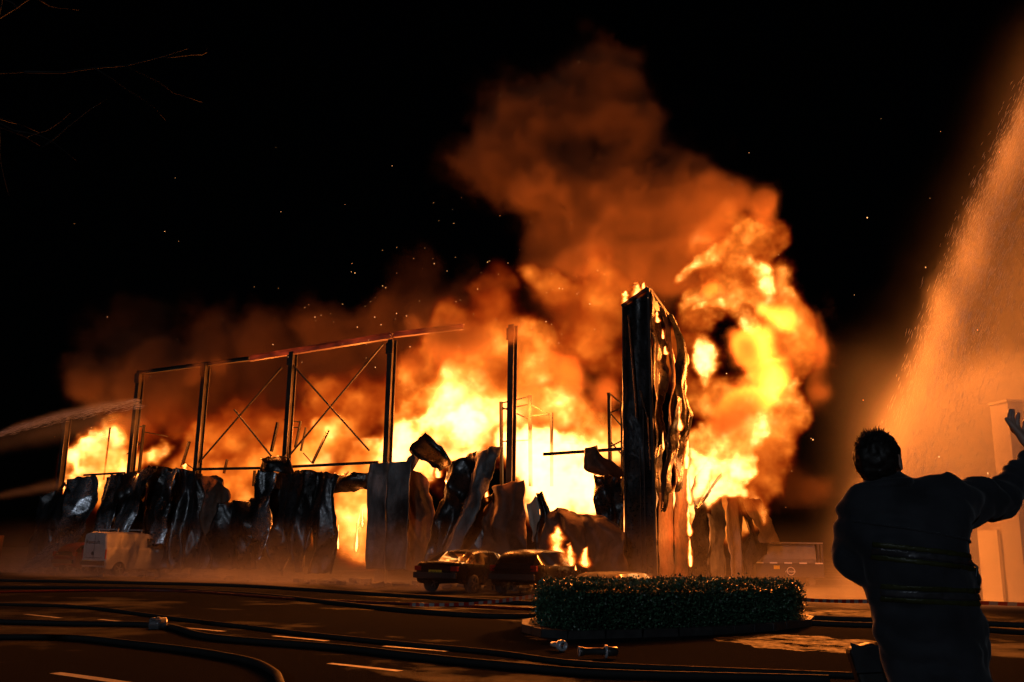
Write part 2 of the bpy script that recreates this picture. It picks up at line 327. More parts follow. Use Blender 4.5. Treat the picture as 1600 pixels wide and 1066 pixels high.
# --- smoke
mn, mx = (-40, -1.8, 2.5), (13, 15, 31)
n, size, (X, Y, Z) = grid(mn, mx, .2 * STEP)
wp = warpf(n, size, 4.5, 1.7, R1)
S1 = [B((-24.03, -0.4, 9.39, 1.07),.6), B((-8.84, -0.7, 10.11, 0.946),1.0), B((-7.57, -0.5, 10.37, 0.884),.8), B((-6.03, -0.3, 10.42, 0.666),.6), B((-31.94, -0.4, 9.74, 1.16),.45), B((-27.81, -0.3, 10.28, 0.724),.4), B((-21.59, -0.3, 10.22, 0.678),.45), B((-11.03, -0.2, 10.96, 0.658),.4), B((-9.58, 9.00, 24.42, 2.73),.6), B((-6.58, 9.00, 23.35, 2.64),.65), B((-11.52, 9.00, 21.90, 2.58),.75), B((-8.63, 8.00, 19.53, 2.77),1), B((-5.49, 9.00, 23.80, 1.96),.8), B((-4.13, 9.00, 21.05, 1.91),.8), B((-2.18, 9.00, 18.65, 1.85),.95), B((-1.86, 8.00, 16.33, 2.09),1.0),
      B((-4.76, 8.00, 18.13, 2.48),1), B((-7.18, 8.00, 16.56, 1.90),.9), B((-4.46, 8.00, 15.16, 1.83),.9), B((-9.51, 9.00, 15.51, 1.64),.3), B((-7.58, 11.00, 14.05, 2.32),.4), B((-13.57, 10.00, 13.48, 1.72),.4), B((-0.307, 8.00, 16.69, 1.17),.9), B((0.583, 9.00, 16.86, 1.07),1), B((2.30, 8.50, 15.79, 0.858),1),
       B((2.82, 10.00, 11.05, 1.43),.9), B((3.26, 10.00, 10.28, 0.737),.7), B((2.07, 10.00, 13.23, 1.05),.8), B((3.03, 11.00, 8.88, 1.04),.3), B((-2.29, 9.00, 14.17, 1.51),.8),
      B((2.27, 4.00, 9.87, 0.605),1.3), B((2.55, 4.20, 8.85, 0.551),1.3,1,1.3), B((1.85, 4.20, 10.48, 0.511),1.2), B((2.06, 4.40, 7.65, 0.654),1.25), B((1.39, 4.40, 6.93, 0.556),1.2), B((1.12, 4.00, 6.51, 0.452),1.1), B((3.07, 5.00, 11.44, 0.514),1.1), B((0.991, 5.00, 12.44, 0.425),1.0),
      B((1.53, 11.00, 4.35, 1.43),.4),
      B((-39.38, 6.00, 12.99, 2.04),.5), B((-37.57, 4.00, 10.88, 1.55),.7), B((-35.16, 6.00, 13.00, 1.97),.5), B((-38.28, 7.00, 15.60, 1.65),.16), B((-44.60, 7.00, 16.31, 1.74),.12), B((-34.18, 5.00, 10.77, 2.29),.6), B((-30.97, 6.00, 11.07, 2.26),.6), B((-30.20, 7.00, 13.51, 2.30),.3), B((-27.01, 8.00, 13.39, 1.89),.3), B((-22.61, 8.00, 13.68, 1.82),.3), B((-18.95, 8.00, 13.65, 1.55),.3), B((-15.53, 8.00, 13.61, 1.36),.4),
      B((-18.05, 9.00, 15.98, 1.79),.14), B((-32.00, 9.00, 10.44, 2.77),.6), B((-29.24, 10.00, 10.79, 3.14),.5), B((-24.15, 10.00, 11.18, 3.01),.5), B((-18.63, 10.00, 12.57, 2.52),.6), B((-21.23, 10.00, 10.21, 2.19),.5),
      B((-9.27, 10.00, 9.66, 2.60),.6), B((-14.97, 11.00, 11.33, 2.46),.5), B((-34.18, 8.00, 9.64, 1.98),.6), B((-40.94, 9.00, 10.20, 2.13),.5), B((-6.17, 3.50, 9.51, 1.11),.45), B((-11.18, 4.00, 10.97, 1.02),.5), B((-14.10, 4.00, 10.32, 1.05),.4), B((-4.27, 4.00, 8.32, 1.09),.45)]
env, wt = blobs(X, Y, Z, S1, wp)
bil = fbm(n, size, 3.4, 6, R1, .66, True); tex = fbm(n, size, 2.2, 5, R1, .6)
d = sst(env + .62 * bil + .3 * tex, .42, .92) * wt ** 1.5
d += sst(env + .4 * tex, .1, .7) * .05 * wt
edge = sst(X, mn[0], mn[0] + 2) * (1 - sst(X, mx[0] - 1.5, mx[0])) * (1 - sst(Z, mx[2] - 3, mx[2])) * sst(Z, mn[2], mn[2] + 1) * sst(Y, mn[1], mn[1] + .8) * (1 - sst(Y, mx[1] - 1, mx[1]))
d = np.clip(d, 0, 1.4) * edge
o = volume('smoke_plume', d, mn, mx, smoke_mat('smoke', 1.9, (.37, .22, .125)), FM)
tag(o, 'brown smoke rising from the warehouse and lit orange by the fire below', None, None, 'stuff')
# --- the light of the flames
def flame_light(p, e, r_=.03, c=(1, .23, .03)):
    l = bpy.data.lights.new('firelight', 'POINT'); l.energy = e * .29; l.color = c; l.shadow_soft_size = r_
    o = bpy.data.objects.new('firelight', l); COL.objects.link(o); o.location = W(p); return o
for p, e in (((-34.14, 1.20, 6.58), 2500), ((-28.14, 1.20, 6.66), 1500), ((-22.63, 1.50, 6.45), 2500), ((-17.26, 1.50, 6.80), 3500), ((-12.12, 1.50, 7.38), 6000), ((-9.45, 1.50, 8.32), 7000), ((-5.97, 1.50, 7.00), 7000),
             ((-4.06, 1.20, 3.83), 5000), ((-5.18, 4.00, 9.51), 4000), ((-4.72, 5.00, 12.86), 4000), ((0.676, 4.00, 8.98), 8000), ((1.77, 4.50, 11.08), 9000), ((3.30, 4.50, 7.82), 9000), ((3.59, 5.50, 8.99), 88000), ((1.60, 3.67, 2.91), 900), ((-5.50, 4.00, 14.18), 2500), ((-22.25, 3.00, 9.54), 2500), ((-16.35, 3.00, 9.09), 3500), ((1.07, 4.50, 13.76), 8000), ((3.67, 5.00, 13.10), 9000), ((1.51, 3.00, 4.78), 4000)):
    flame_light(p, e)

# ------------------------------------------------------------------ crumpled sheet metal
from mathutils import noise as mn_
def sheet_mat(name, c0, c1, metal, rough, rust=.15, soot=.55):
    m, t, b, o = nodes(name)
    streak = noise(t, 1.2, 7, .62, .4, vscale=(2.2, 2.2, .55)); blot = noise(t, .55, 5, .6, .6); fine = noise(t, 9, 6, .65)
    base = ramp(t, streak, [(.30, c0), (.62, c1)])
    def mix(fac, a, c):
        q = t.nodes.new('ShaderNodeMixRGB'); t.links.new(fac, q.inputs[0]); t.links.new(a, q.inputs[1]); q.inputs[2].default_value = (*c, 1); return q.outputs[0]
    base = mix(ramp(t, blot, [(soot - .12, 0.0), (soot + .06, .92)]), base, (.012, .011, .010))
    base = mix(ramp(t, fine, [(.60, 0.0), (.74, rust * 3)]), base, (.10, .035, .015))
    t.links.new(base, b.inputs['Base Color']); b.inputs['Metallic'].default_value = metal
    t.links.new(ramp(t, fine, [(.3, rough[0]), (.7, rough[1])]), b.inputs['Roughness'])
    bump(t, b, noise(t, 2.6, 4, .5, 1.2), .45, .05)
    return m
M_DARK = sheet_mat('sooty_sheet_metal', (.015, .014, .014), (.055, .055, .06), .5, (.20, .45), .2, .50)
M_SILV = sheet_mat('bare_silver_sheet_metal', (.10, .105, .115), (.34, .35, .38), .75, (.18, .38), .05, .56)
M_GREY = sheet_mat('scorched_grey_sheet_metal', (.05, .05, .052), (.19, .19, .19), .25, (.4, .7), .25, .60)
M_BROWN = sheet_mat('rusted_brown_sheet_metal', (.05, .024, .015), (.14, .065, .035), .15, (.5, .8), .4, .62)
M_PALE = sheet_mat('pale_cream_sheet_metal', (.26, .21, .16), (.48, .40, .32), .1, (.4, .7), .15, .72)

def catmull(rows, t):
    n = len(rows) - 1; x = min(t * n, n - 1e-6); i = int(x); f = x - i
    p = [Vector(rows[max(0, min(n, i + k))]) for k in (-1, 0, 1, 2)]
    return .5 * (2 * p[1] + (p[2] - p[0]) * f + (2 * p[0] - 5 * p[1] + 4 * p[2] - p[3]) * f * f + (3 * p[1] - p[0] - 3 * p[2] + p[3]) * f ** 3)
def sheet(name, lefts, rights, mat, parent, fold=.16, nf=3.0, crump=.10, seed=0, rag=.12, nv=34, label=None, out=(0, -1, 0), thick=.012):
    Lp = [Vector(p) for p in lefts]; Rp = [Vector(p) for p in rights]
    wd = sum((a - b).length for a, b in zip(Lp, Rp)) / len(Lp); nu = max(9, min(44, int(wd / .07)))
    ht = sum((Lp[i] - Lp[i + 1]).length for i in range(len(Lp) - 1)); nv = max(8, min(70, int(ht / .09)))
    of = Vector((seed * 3.71, seed * 1.37, seed * 7.9)); out = Vector(out); vs = []; ph = seed * 1.9; rs_ = random.Random(seed * 13 + 5)
    dirs = [(math.cos(a_), math.sin(a_), rs_.uniform(.30, .9), rs_.uniform(.35, .75)) for a_ in [rs_.uniform(-1.2, 1.2) for _ in range(3)]]
    for j in range(nv + 1):
        v_ = j / nv; a = catmull(Lp, v_); b = catmull(Rp, v_); ax = (b - a); w_ = ax.length
        for i in range(nu + 1):
            u_ = i / nu; p = a.lerp(b, u_)
            wob = mn_.noise(Vector((u_ * 1.3, v_ * 2.2, 0)) + of) * .22
            k = (u_ + wob * 1.5 + .25 * (v_ - .5) * math.sin(seed)) * nf * .45 + ph
            tri = abs((k % 1.0) * 2 - 1) * 2 - 1                       # sharp pleat
            d = fold * 1.5 * (.8 * tri + .2 * math.sin(k * 2 * math.pi)) * (.45 + 1.2 * abs(mn_.noise(Vector((u_ * 2, v_ * 1.7, 5)) + of)))
            q = p * 1.0 + of
            r_ = mn_.noise(Vector((q.x * .7, q.y * .7, q.z * .4))) * .6 + .03 * mn_.noise(q * 4.5)
            for dx_, dz_, fr_, am_ in dirs:                            # planar dents with crisp creases
                w_2 = q.x * dx_ + q.z * dz_ + q.y * .3 + .35 * mn_.noise(q * .6 + Vector((fr_, 0, 0)))
                r_ += am_ * (abs((w_2 * fr_ % 1.0) * 2 - 1) * 2 - 1)
            p = p + out * (d + crump * 1.6 * r_)
            e = (min(u_, 1 - u_) < 1e-6) or j in (0, nv)
            if e: p = p + Vector((mn_.noise(q * 3.1), 0, mn_.noise(q * 3.3 + Vector((9, 0, 0))))) * rag * .8
            if p.z < .012: p.z = .012 + .01 * (i % 3)
            vs.append(p)
    m = nu + 1; N = len(vs)
    fs = [(j * m + i, j * m + i + 1, (j + 1) * m + i + 1, (j + 1) * m + i) for j in range(nv) for i in range(nu)]
    vs2 = vs + [p - out * thick for p in vs]
    fs2 = [tuple(N + k for k in f[::-1]) for f in fs]
    rim = [(j * m, (j + 1) * m) for j in range(nv)] + [((j + 1) * m + nu, j * m + nu) for j in range(nv)] + [(i + 1, i) for i in range(nu)] + [(nv * m + i, nv * m + i + 1) for i in range(nu)]
    fs3 = [(a, b, b + N, a + N) for a, b in rim]
    me = mesh(name, vs2, fs + fs2 + fs3, True)
    o = link(name, me, mat, parent)
    if label: o['label'] = label
    return o

# ------------------------------------------------------------------ burning warehouse
M_STEEL = simple('charred_steel', (.02, .018, .017), (.075, .065, .058), (.5, .75), .5, 2.5, .3, .01)
M_RACK = simple('burnt_rack_steel', (.008, .007, .006), (.025, .02, .017), (.7, .85), .2, 3, .2, .01)
def hot_steel():
    m, t, b, o = nodes('red_hot_steel'); n = noise(t, .8, 5, .6, 0, vscale=(1, 3, 3))
    b.inputs['Base Color'].default_value = (.05, .03, .025, 1); b.inputs['Roughness'].default_value = .7
    b.inputs['Emission Color'].default_value = (1, .09, .02, 1)
    t.links.new(ramp(t, n, [(.35, .03), (.55, .16), (.75, .5)]), b.inputs['Emission Strength']); return m
M_HOT = hot_steel()
wh = empty('burning_warehouse', FM, 'burnt out steel frame warehouse with flames behind its peeled cladding', 'warehouse')
TS = (6.18, 12.3, 18.1, 23.9, 28.8, 34.5)
for t_ in TS:
    m = MB(); hh = 8.2 if t_ > 30 else 10.3; m.box((-t_, .15, hh / 2), (.26, .03, hh)); m.box((-t_, .45, hh / 2), (.26, .03, hh)); m.box((-t_, .3, hh / 2), (.03, .268, hh))
    m.box((-t_, .11, .2), (.5, .05, .4)); m.box((-t_, .11, hh - .4), (.36, .04, .5)); m.build('column', M_STEEL, wh)
def beam(name, a, b, w_, h_, mat=M_STEEL, par=None, label=None):
    m = MB(); m.beam(a, b, w_, h_); o = m.build(name, mat, par or wh)
    if label: o['label'] = label
    return o
def ibeam(a, b, w_, h_, mat, label=None):
    m = MB(); z = Vector((0, 0, h_ / 2)); a, b = Vector(a), Vector(b)
    m.beam(a + z, b + z, w_, .03); m.beam(a - z, b - z, w_, .03); m.beam(a, b, .03, h_ - .034); o = m.build('roof_beam', mat, wh)
    if label: o['label'] = label
ibeam((-20.9, .3, 10.25), (-12.35, .3, 10.5), .24, .24, M_HOT, 'roof beam glowing dull red in the heat')
ibeam((-12.25, .3, 10.52), (-8.6, .3, 10.5), .22, .2, M_HOT, 'red hot end of the roof beam running into the smoke')
ibeam((-28.9, .3, 10.22), (-21.0, .3, 10.25), .2, .16, M_STEEL, 'thin dull roof beam running left from the red hot length')
beam('rail', (-23.9, .05, 5.0), (-18.2, .05, 4.9), .08, .12); beam('rail', (-18.0, .05, 4.92), (-12.6, .05, 4.95), .08, .12)
beam('rail', (-32.2, .05, 4.95), (-28.9, .05, 4.98), .08, .10); beam('rail', (-4.6, .05, 4.98), (-1.3, .05, 5.05), .08, .12)
for a, b in (((-18.43, 0.32, 9.98), (-13.32, 0.32, 5.51)), ((-12.86, 0.38, 10.21), (-18.01, 0.38, 5.47)), ((-21.72, 0.32, 7.82), (-19.07, 0.32, 5.48)), ((-18.87, 0.38, 9.66), (-24.24, 0.38, 5.08))):
    m = MB(); m.tube([a, b], .045, 6); m.build('brace', M_STEEL, wh)
# panels, left to right: name, material, depth rows, left edge, right edge
P_ = [
 ('cladding_panel', M_DARK, [(-35.26, -0.2, 3.73), (-35.27, -0.4, 3.04), (-34.57, -0.9, 1.69), (-33.78, -1.40, 0.275)], [(-33.44, -0.2, 4.61), (-32.32, -0.3, 3.95), (-31.17, -0.8, 2.03), (-30.50, -1.40, 0.276)], .2, 3, 'blackened crumpled panel at the left end'),
 ('cladding_panel', M_SILV, [(-33.39, -0.1, 4.72), (-32.62, -0.3, 3.82), (-32.15, -0.9, 2.51), (-31.85, -1.80, 1.31), (-32.61, -2.60, 0.24)], [(-31.00, -0.1, 4.96), (-30.36, -0.3, 3.98), (-30.13, -0.8, 2.51), (-29.81, -1.60, 1.33), (-29.91, -2.50, 0.233)], .22, 2.6, 'silver panel sweeping down to the left'),
 ('cladding_panel', M_SILV, [(-30.17, -0.2, 4.79), (-29.94, -0.6, 3.31), (-29.47, -1.20, 1.87), (-29.24, -2.00, 0.214)], [(-28.95, -0.2, 4.99), (-28.45, -0.6, 3.29), (-28.24, -1.10, 1.87), (-27.75, -1.90, 0.214)], .16, 2, None),
 ('cladding_panel', M_DARK, [(-29.55, -0.1, 4.79), (-28.95, -0.3, 3.31), (-28.84, -0.5, 1.89), (-28.51, -0.8, 0.22)], [(-27.44, -0.1, 5.14), (-26.59, -0.3, 3.60), (-26.20, -0.5, 2.05), (-25.66, -0.8, 0.25)], .15, 3, None),
 ('cladding_panel', M_SILV, [(-26.65, -0.5, 5.09), (-27.17, -0.8, 4.76), (-27.53, -1, 3.82), (-27.83, -1.10, 2.27), (-27.97, -1.20, 1.05)], [(-25.73, -0.5, 5.18), (-25.66, -0.8, 4.66), (-26.11, -1, 3.70), (-26.51, -1.10, 2.27), (-26.66, -1.20, 1.07)], .07, 1.3, 'narrow silver strip bent over into an arch'),
 ('cladding_panel', M_DARK, [(-27.05, -0.2, 5.25), (-26.82, -0.3, 3.91), (-26.63, -0.4, 2.20), (-26.28, -0.6, 0.265)], [(-24.51, -0.2, 5.01), (-24.02, -0.3, 3.56), (-24.15, -0.4, 2.05), (-23.95, -0.6, 0.284)], .16, 3, None),
 ('cladding_panel', M_SILV, [(-24.93, -0.6, 4.90), (-25.08, -0.8, 3.79), (-25.24, -0.9, 2.58), (-25.13, -1, 1.44)], [(-24.22, -0.6, 5.00), (-24.18, -0.8, 3.77), (-24.24, -0.9, 2.48), (-24.24, -1, 1.45)], .1, 2, None),
 ('cladding_panel', M_DARK, [(-24.91, -0.1, 5.10), (-24.31, -0.3, 3.71), (-24.21, -0.5, 2.05), (-23.89, -0.8, 0.316)], [(-22.99, -0.1, 4.76), (-22.21, -0.3, 3.68), (-21.88, -0.5, 2.05), (-21.18, -0.8, 0.344)], .2, 3, None),
 ('cladding_panel', M_BROWN, [(-22.67, -0.3, 4.62), (-22.18, -0.5, 3.82), (-22.09, -0.6, 2.63), (-21.76, -0.7, 1.47)], [(-21.99, -0.3, 4.66), (-20.84, -0.5, 3.85), (-20.79, -0.6, 2.91), (-20.61, -0.7, 1.48)], .14, 1.5, 'rust brown panel end curled over'),
 ('cladding_panel', M_DARK, [(-21.16, -0.6, 3.27), (-21.17, -0.8, 2.33), (-21.26, -1, 1.47), (-21.07, -1.20, 0.377)], [(-18.77, -0.6, 3.58), (-18.30, -0.8, 2.47), (-18.09, -1, 1.50), (-17.93, -1.20, 0.416)], .24, 4, None),
 ('cladding_panel', M_DARK, [(-19.09, -0.3, 5.39), (-18.84, -0.6, 5.07), (-18.98, -0.5, 4.67)], [(-17.44, -0.3, 5.42), (-16.94, -0.6, 5.06), (-16.88, -0.5, 4.61)], .1, 2, 'dark folded cap standing above the rail'),
 ('cladding_panel', M_SILV, [(-18.80, -0.6, 4.72), (-18.79, -0.8, 3.45), (-18.71, -0.9, 2.05), (-18.10, -1, 0.898)], [(-17.86, -0.6, 4.69), (-17.74, -0.8, 3.44), (-17.71, -0.9, 2.05), (-17.86, -1, 0.794)], .09, 1.5, 'long silver tongue of sheet metal'),
 ('cladding_panel', M_DARK, [(-19.28, -0.2, 4.65), (-19.35, -0.3, 3.20), (-19.14, -0.6, 1.77), (-18.98, -1, 0.392)], [(-16.71, -0.2, 4.72), (-16.57, -0.3, 3.17), (-16.75, -0.6, 1.65), (-16.48, -1, 0.392)], .2, 4, None),
 ('cladding_panel', M_DARK, [(-17.07, -0.3, 4.69), (-17.16, -0.5, 3.44), (-16.82, -0.8, 2.05), (-16.32, -1, 1.03), (-15.86, -1.20, 0.381)], [(-15.50, -0.3, 4.64), (-15.23, -0.5, 3.42), (-15.14, -0.8, 2.06), (-15.24, -1, 1.05), (-15.29, -1.20, 0.394)], .18, 3, None),
 ('cladding_panel', M_DARK, [(-15.69, -0.5, 4.63), (-15.56, -0.7, 3.41), (-15.28, -0.9, 2.19), (-15.10, -1.10, 1.26), (-15.05, -1.30, 0.322)], [(-14.16, -0.5, 4.45), (-14.28, -0.7, 3.52), (-13.94, -0.9, 2.19), (-13.74, -1.10, 1.27), (-13.60, -1.30, 0.356)], .15, 3, None),
 ('cladding_panel', M_DARK, [(-15.00, -0.2, 4.53), (-14.80, -0.4, 4.23), (-14.77, -0.3, 3.64)], [(-12.84, -0.2, 4.52), (-12.66, -0.4, 4.12), (-12.79, -0.3, 3.81)], .14, 2, 'charred sheet arching over the burning opening'),
 ('cladding_panel', M_GREY, [(-12.67, -0.4, 4.87), (-12.67, -0.45, 3.91), (-12.60, -0.5, 2.33), (-12.45, -0.6, 0.552)], [(-11.72, -0.4, 4.90), (-11.70, -0.45, 3.89), (-11.64, -0.5, 2.33), (-11.50, -0.6, 0.547)], .035, 1.2, None),
 ('cladding_panel', M_GREY, [(-11.65, -0.45, 4.89), (-11.62, -0.5, 3.88), (-11.57, -0.55, 2.32), (-11.43, -0.65, 0.549)], [(-10.54, -0.4, 4.91), (-10.52, -0.45, 3.86), (-10.50, -0.5, 2.32), (-10.44, -0.6, 0.569)], .035, 1.4, 'flat upright grey panel still standing'),
 ('cladding_panel', M_BROWN, [(-11.03, 0.1, 4.76), (-10.95, 0.1, 3.12), (-10.96, 0.1, 1.83), (-10.96, 0.1, 0.502)], [(-9.90, 0.1, 4.20), (-9.73, 0.1, 3.11), (-9.55, 0.1, 1.84), (-9.38, 0.1, 0.487)], .08, 3, None),
 ('cladding_panel', M_GREY, [(-10.69, -0.3, 5.26), (-10.94, -0.3, 4.88), (-11.25, -0.3, 4.62)], [(-9.81, -0.3, 5.83), (-9.91, -0.3, 5.21), (-10.46, -0.3, 4.39)], .05, 2, None),
 ('cladding_panel', M_DARK, [(-10.21, -1, 5.20), (-9.57, -1.20, 4.93), (-9.00, -1.20, 4.63), (-8.71, -0.9, 4.34)], [(-9.87, -0.5, 6.07), (-9.20, -0.7, 5.60), (-8.69, -0.7, 5.12), (-8.51, -0.4, 4.73)], .12, 1.6, 'dark panel end torn off and tilted above the rest'),
 ('cladding_panel', M_DARK, [(-8.83, -0.2, 4.71), (-8.96, -0.4, 3.58), (-9.21, -0.6, 2.32), (-9.36, -0.9, 0.643)], [(-7.38, -0.2, 5.19), (-7.39, -0.4, 3.80), (-7.82, -0.6, 2.44), (-7.98, -0.9, 0.624)], .16, 3, None),
 ('cladding_panel', M_GREY, [(-7.36, -0.5, 5.09), (-7.33, -0.7, 4.27), (-7.63, -1, 3.03), (-7.94, -1.20, 2.06), (-8.20, -1.30, 1.24)], [(-6.14, -0.4, 5.35), (-6.35, -0.7, 4.54), (-6.65, -1, 3.45), (-6.96, -1.20, 2.34), (-7.50, -1.30, 1.30)], .14, 1.8, 'big bluish grey sheet curving down to the left'),
 ('cladding_panel', M_DARK, [(-8.16, -0.1, 2.83), (-8.18, -0.3, 1.83), (-8.30, -0.5, 0.565)], [(-6.69, -0.1, 3.55), (-6.71, -0.3, 2.08), (-6.61, -0.5, 0.555)], .18, 3, None),
 ('cladding_panel', M_BROWN, [(-6.75, -0.2, 3.75), (-6.96, -0.4, 2.81), (-6.98, -0.5, 1.72), (-6.88, -0.7, 0.574)], [(-5.26, -0.2, 4.06), (-5.19, -0.4, 2.79), (-4.90, -0.5, 1.73), (-4.50, -0.7, 0.581)], .14, 3, 'smoking rust brown panel behind the hatchback'),
 ('cladding_panel', M_PALE, [(-5.02, -0.5, 3.07), (-4.85, -0.6, 2.43), (-4.68, -0.7, 1.70)], [(-4.59, -0.5, 3.35), (-4.42, -0.6, 2.66), (-4.46, -0.7, 1.75)], .05, 1, 'thin pale flap of sheet metal'),
 ('cladding_panel', M_DARK, [(-4.59, -0.4, 3.50), (-4.36, -0.5, 2.78), (-4.46, -0.7, 1.61), (-4.44, -0.9, 0.539)], [(-4.32, -0.4, 3.54), (-3.93, -0.5, 2.66), (-3.35, -0.7, 1.62), (-2.98, -0.9, 0.574)], .1, 2, None),
 ('cladding_panel', M_BROWN, [(-3.40, -1, 2.91), (-3.66, -1.30, 2.47), (-3.75, -1.80, 1.60), (-3.62, -2.20, 0.509)], [(-3.04, -1, 2.82), (-2.38, -1.30, 2.46), (-1.93, -1.80, 1.62), (-1.64, -2.20, 0.515)], .2, 3, 'angular brown heap of fallen panels'),
 ('cladding_panel', M_BROWN, [(-3.14, -0.8, 2.76), (-2.63, -1.30, 2.24), (-2.28, -1.60, 1.40), (-2.23, -1.90, 0.453)], [(-1.76, -0.8, 2.61), (-0.753, -1.20, 1.98), (-0.669, -1.30, 1.31), (-0.592, -1.50, 0.447)], .16, 3, None),
 ('cladding_panel', M_DARK, [(-2.51, 0.15, 4.15), (-2.46, 0.15, 3.49), (-2.39, 0.1, 2.79), (-2.34, 0.1, 2.10)], [(-1.30, 0.15, 4.12), (-1.31, 0.15, 3.36), (-1.30, 0.1, 2.51), (-1.31, 0.1, 1.65)], .1, 3, None),
 ('cladding_panel', M_BROWN, [(-2.64, -0.5, 5.16), (-2.57, -0.8, 4.68), (-2.46, -0.7, 4.32), (-2.24, -0.3, 4.11)], [(-2.09, -0.5, 5.11), (-1.74, -0.7, 4.75), (-1.29, -0.6, 4.43), (-1.14, -0.2, 4.04)], .14, 2, 'twisted scrap hanging from the rail by the tower'),
]
for k, (nm, mt_, lf, rt, fo, nf, lb) in enumerate(P_):
    sheet(nm, lf, rt, mt_, wh, fo, nf, .05 if fo < .05 else .10, k + 1, .04 if fo < .05 else .12, label=lb)
# corner tower: two faces meeting in a dark seam
tw = sheet('corner_tower', [(-1.20, -0.02, 10.39), (-1.26, -0.02, 7.45), (-1.25, -0.02, 3.92), (-1.20, -0.02, 0.385)], [(-0.153, -0.02, 10.95), (-0.0688, -0.02, 7.36), (-0.062, -0.02, 3.89), (-0.0383, -0.02, 0.243)], M_DARK, wh, .02, 2, .02, 51, .01, label='tall charred corner tower still standing')
for a, b, r_ in (((-0.12, -0.1, 10.98), (-0.00567, -0.1, 0.267), .10), ((-1.16, -0.1, 10.41), (-1.16, -0.1, 0.365), .05), ((-0.402, -0.1, 6.43), (-0.386, -0.1, 0.299), .045), ((-0.554, -0.09, 5.04), (-0.558, -0.09, 0.294), .03)):
    m = MB(); m.beam(a, b, r_, r_, (0, 1, 0)); m.build('corner_trim', M_STEEL, tw)
m = MB(); m.beam((-1.21, -0.05, 10.41), (-0.14, -0.05, 10.99), .14, .12); m.build('coping', M_STEEL, tw)
m = MB(); m.beam((-0.135, -5.27e-16, 10.98), (0.04, 1.39, 10.26), .12, .10); m.build('coping', M_STEEL, tw)
m = MB(); m.tube([(-0.867, -0.25, 10.00), (-0.738, -0.35, 8.79), (-0.632, -0.3, 7.12), (-0.572, -0.3, 6.13)], .035, 6); m.build('loose_rod', M_STEEL, tw)
m = MB(); m.tube([(-0.473, -0.2, 7.13), (-0.131, -0.35, 6.03), (-0.0877, -0.3, 4.21)], .025, 6); m.build('loose_rod', M_STEEL, tw)
SO = (1, 0, 0)
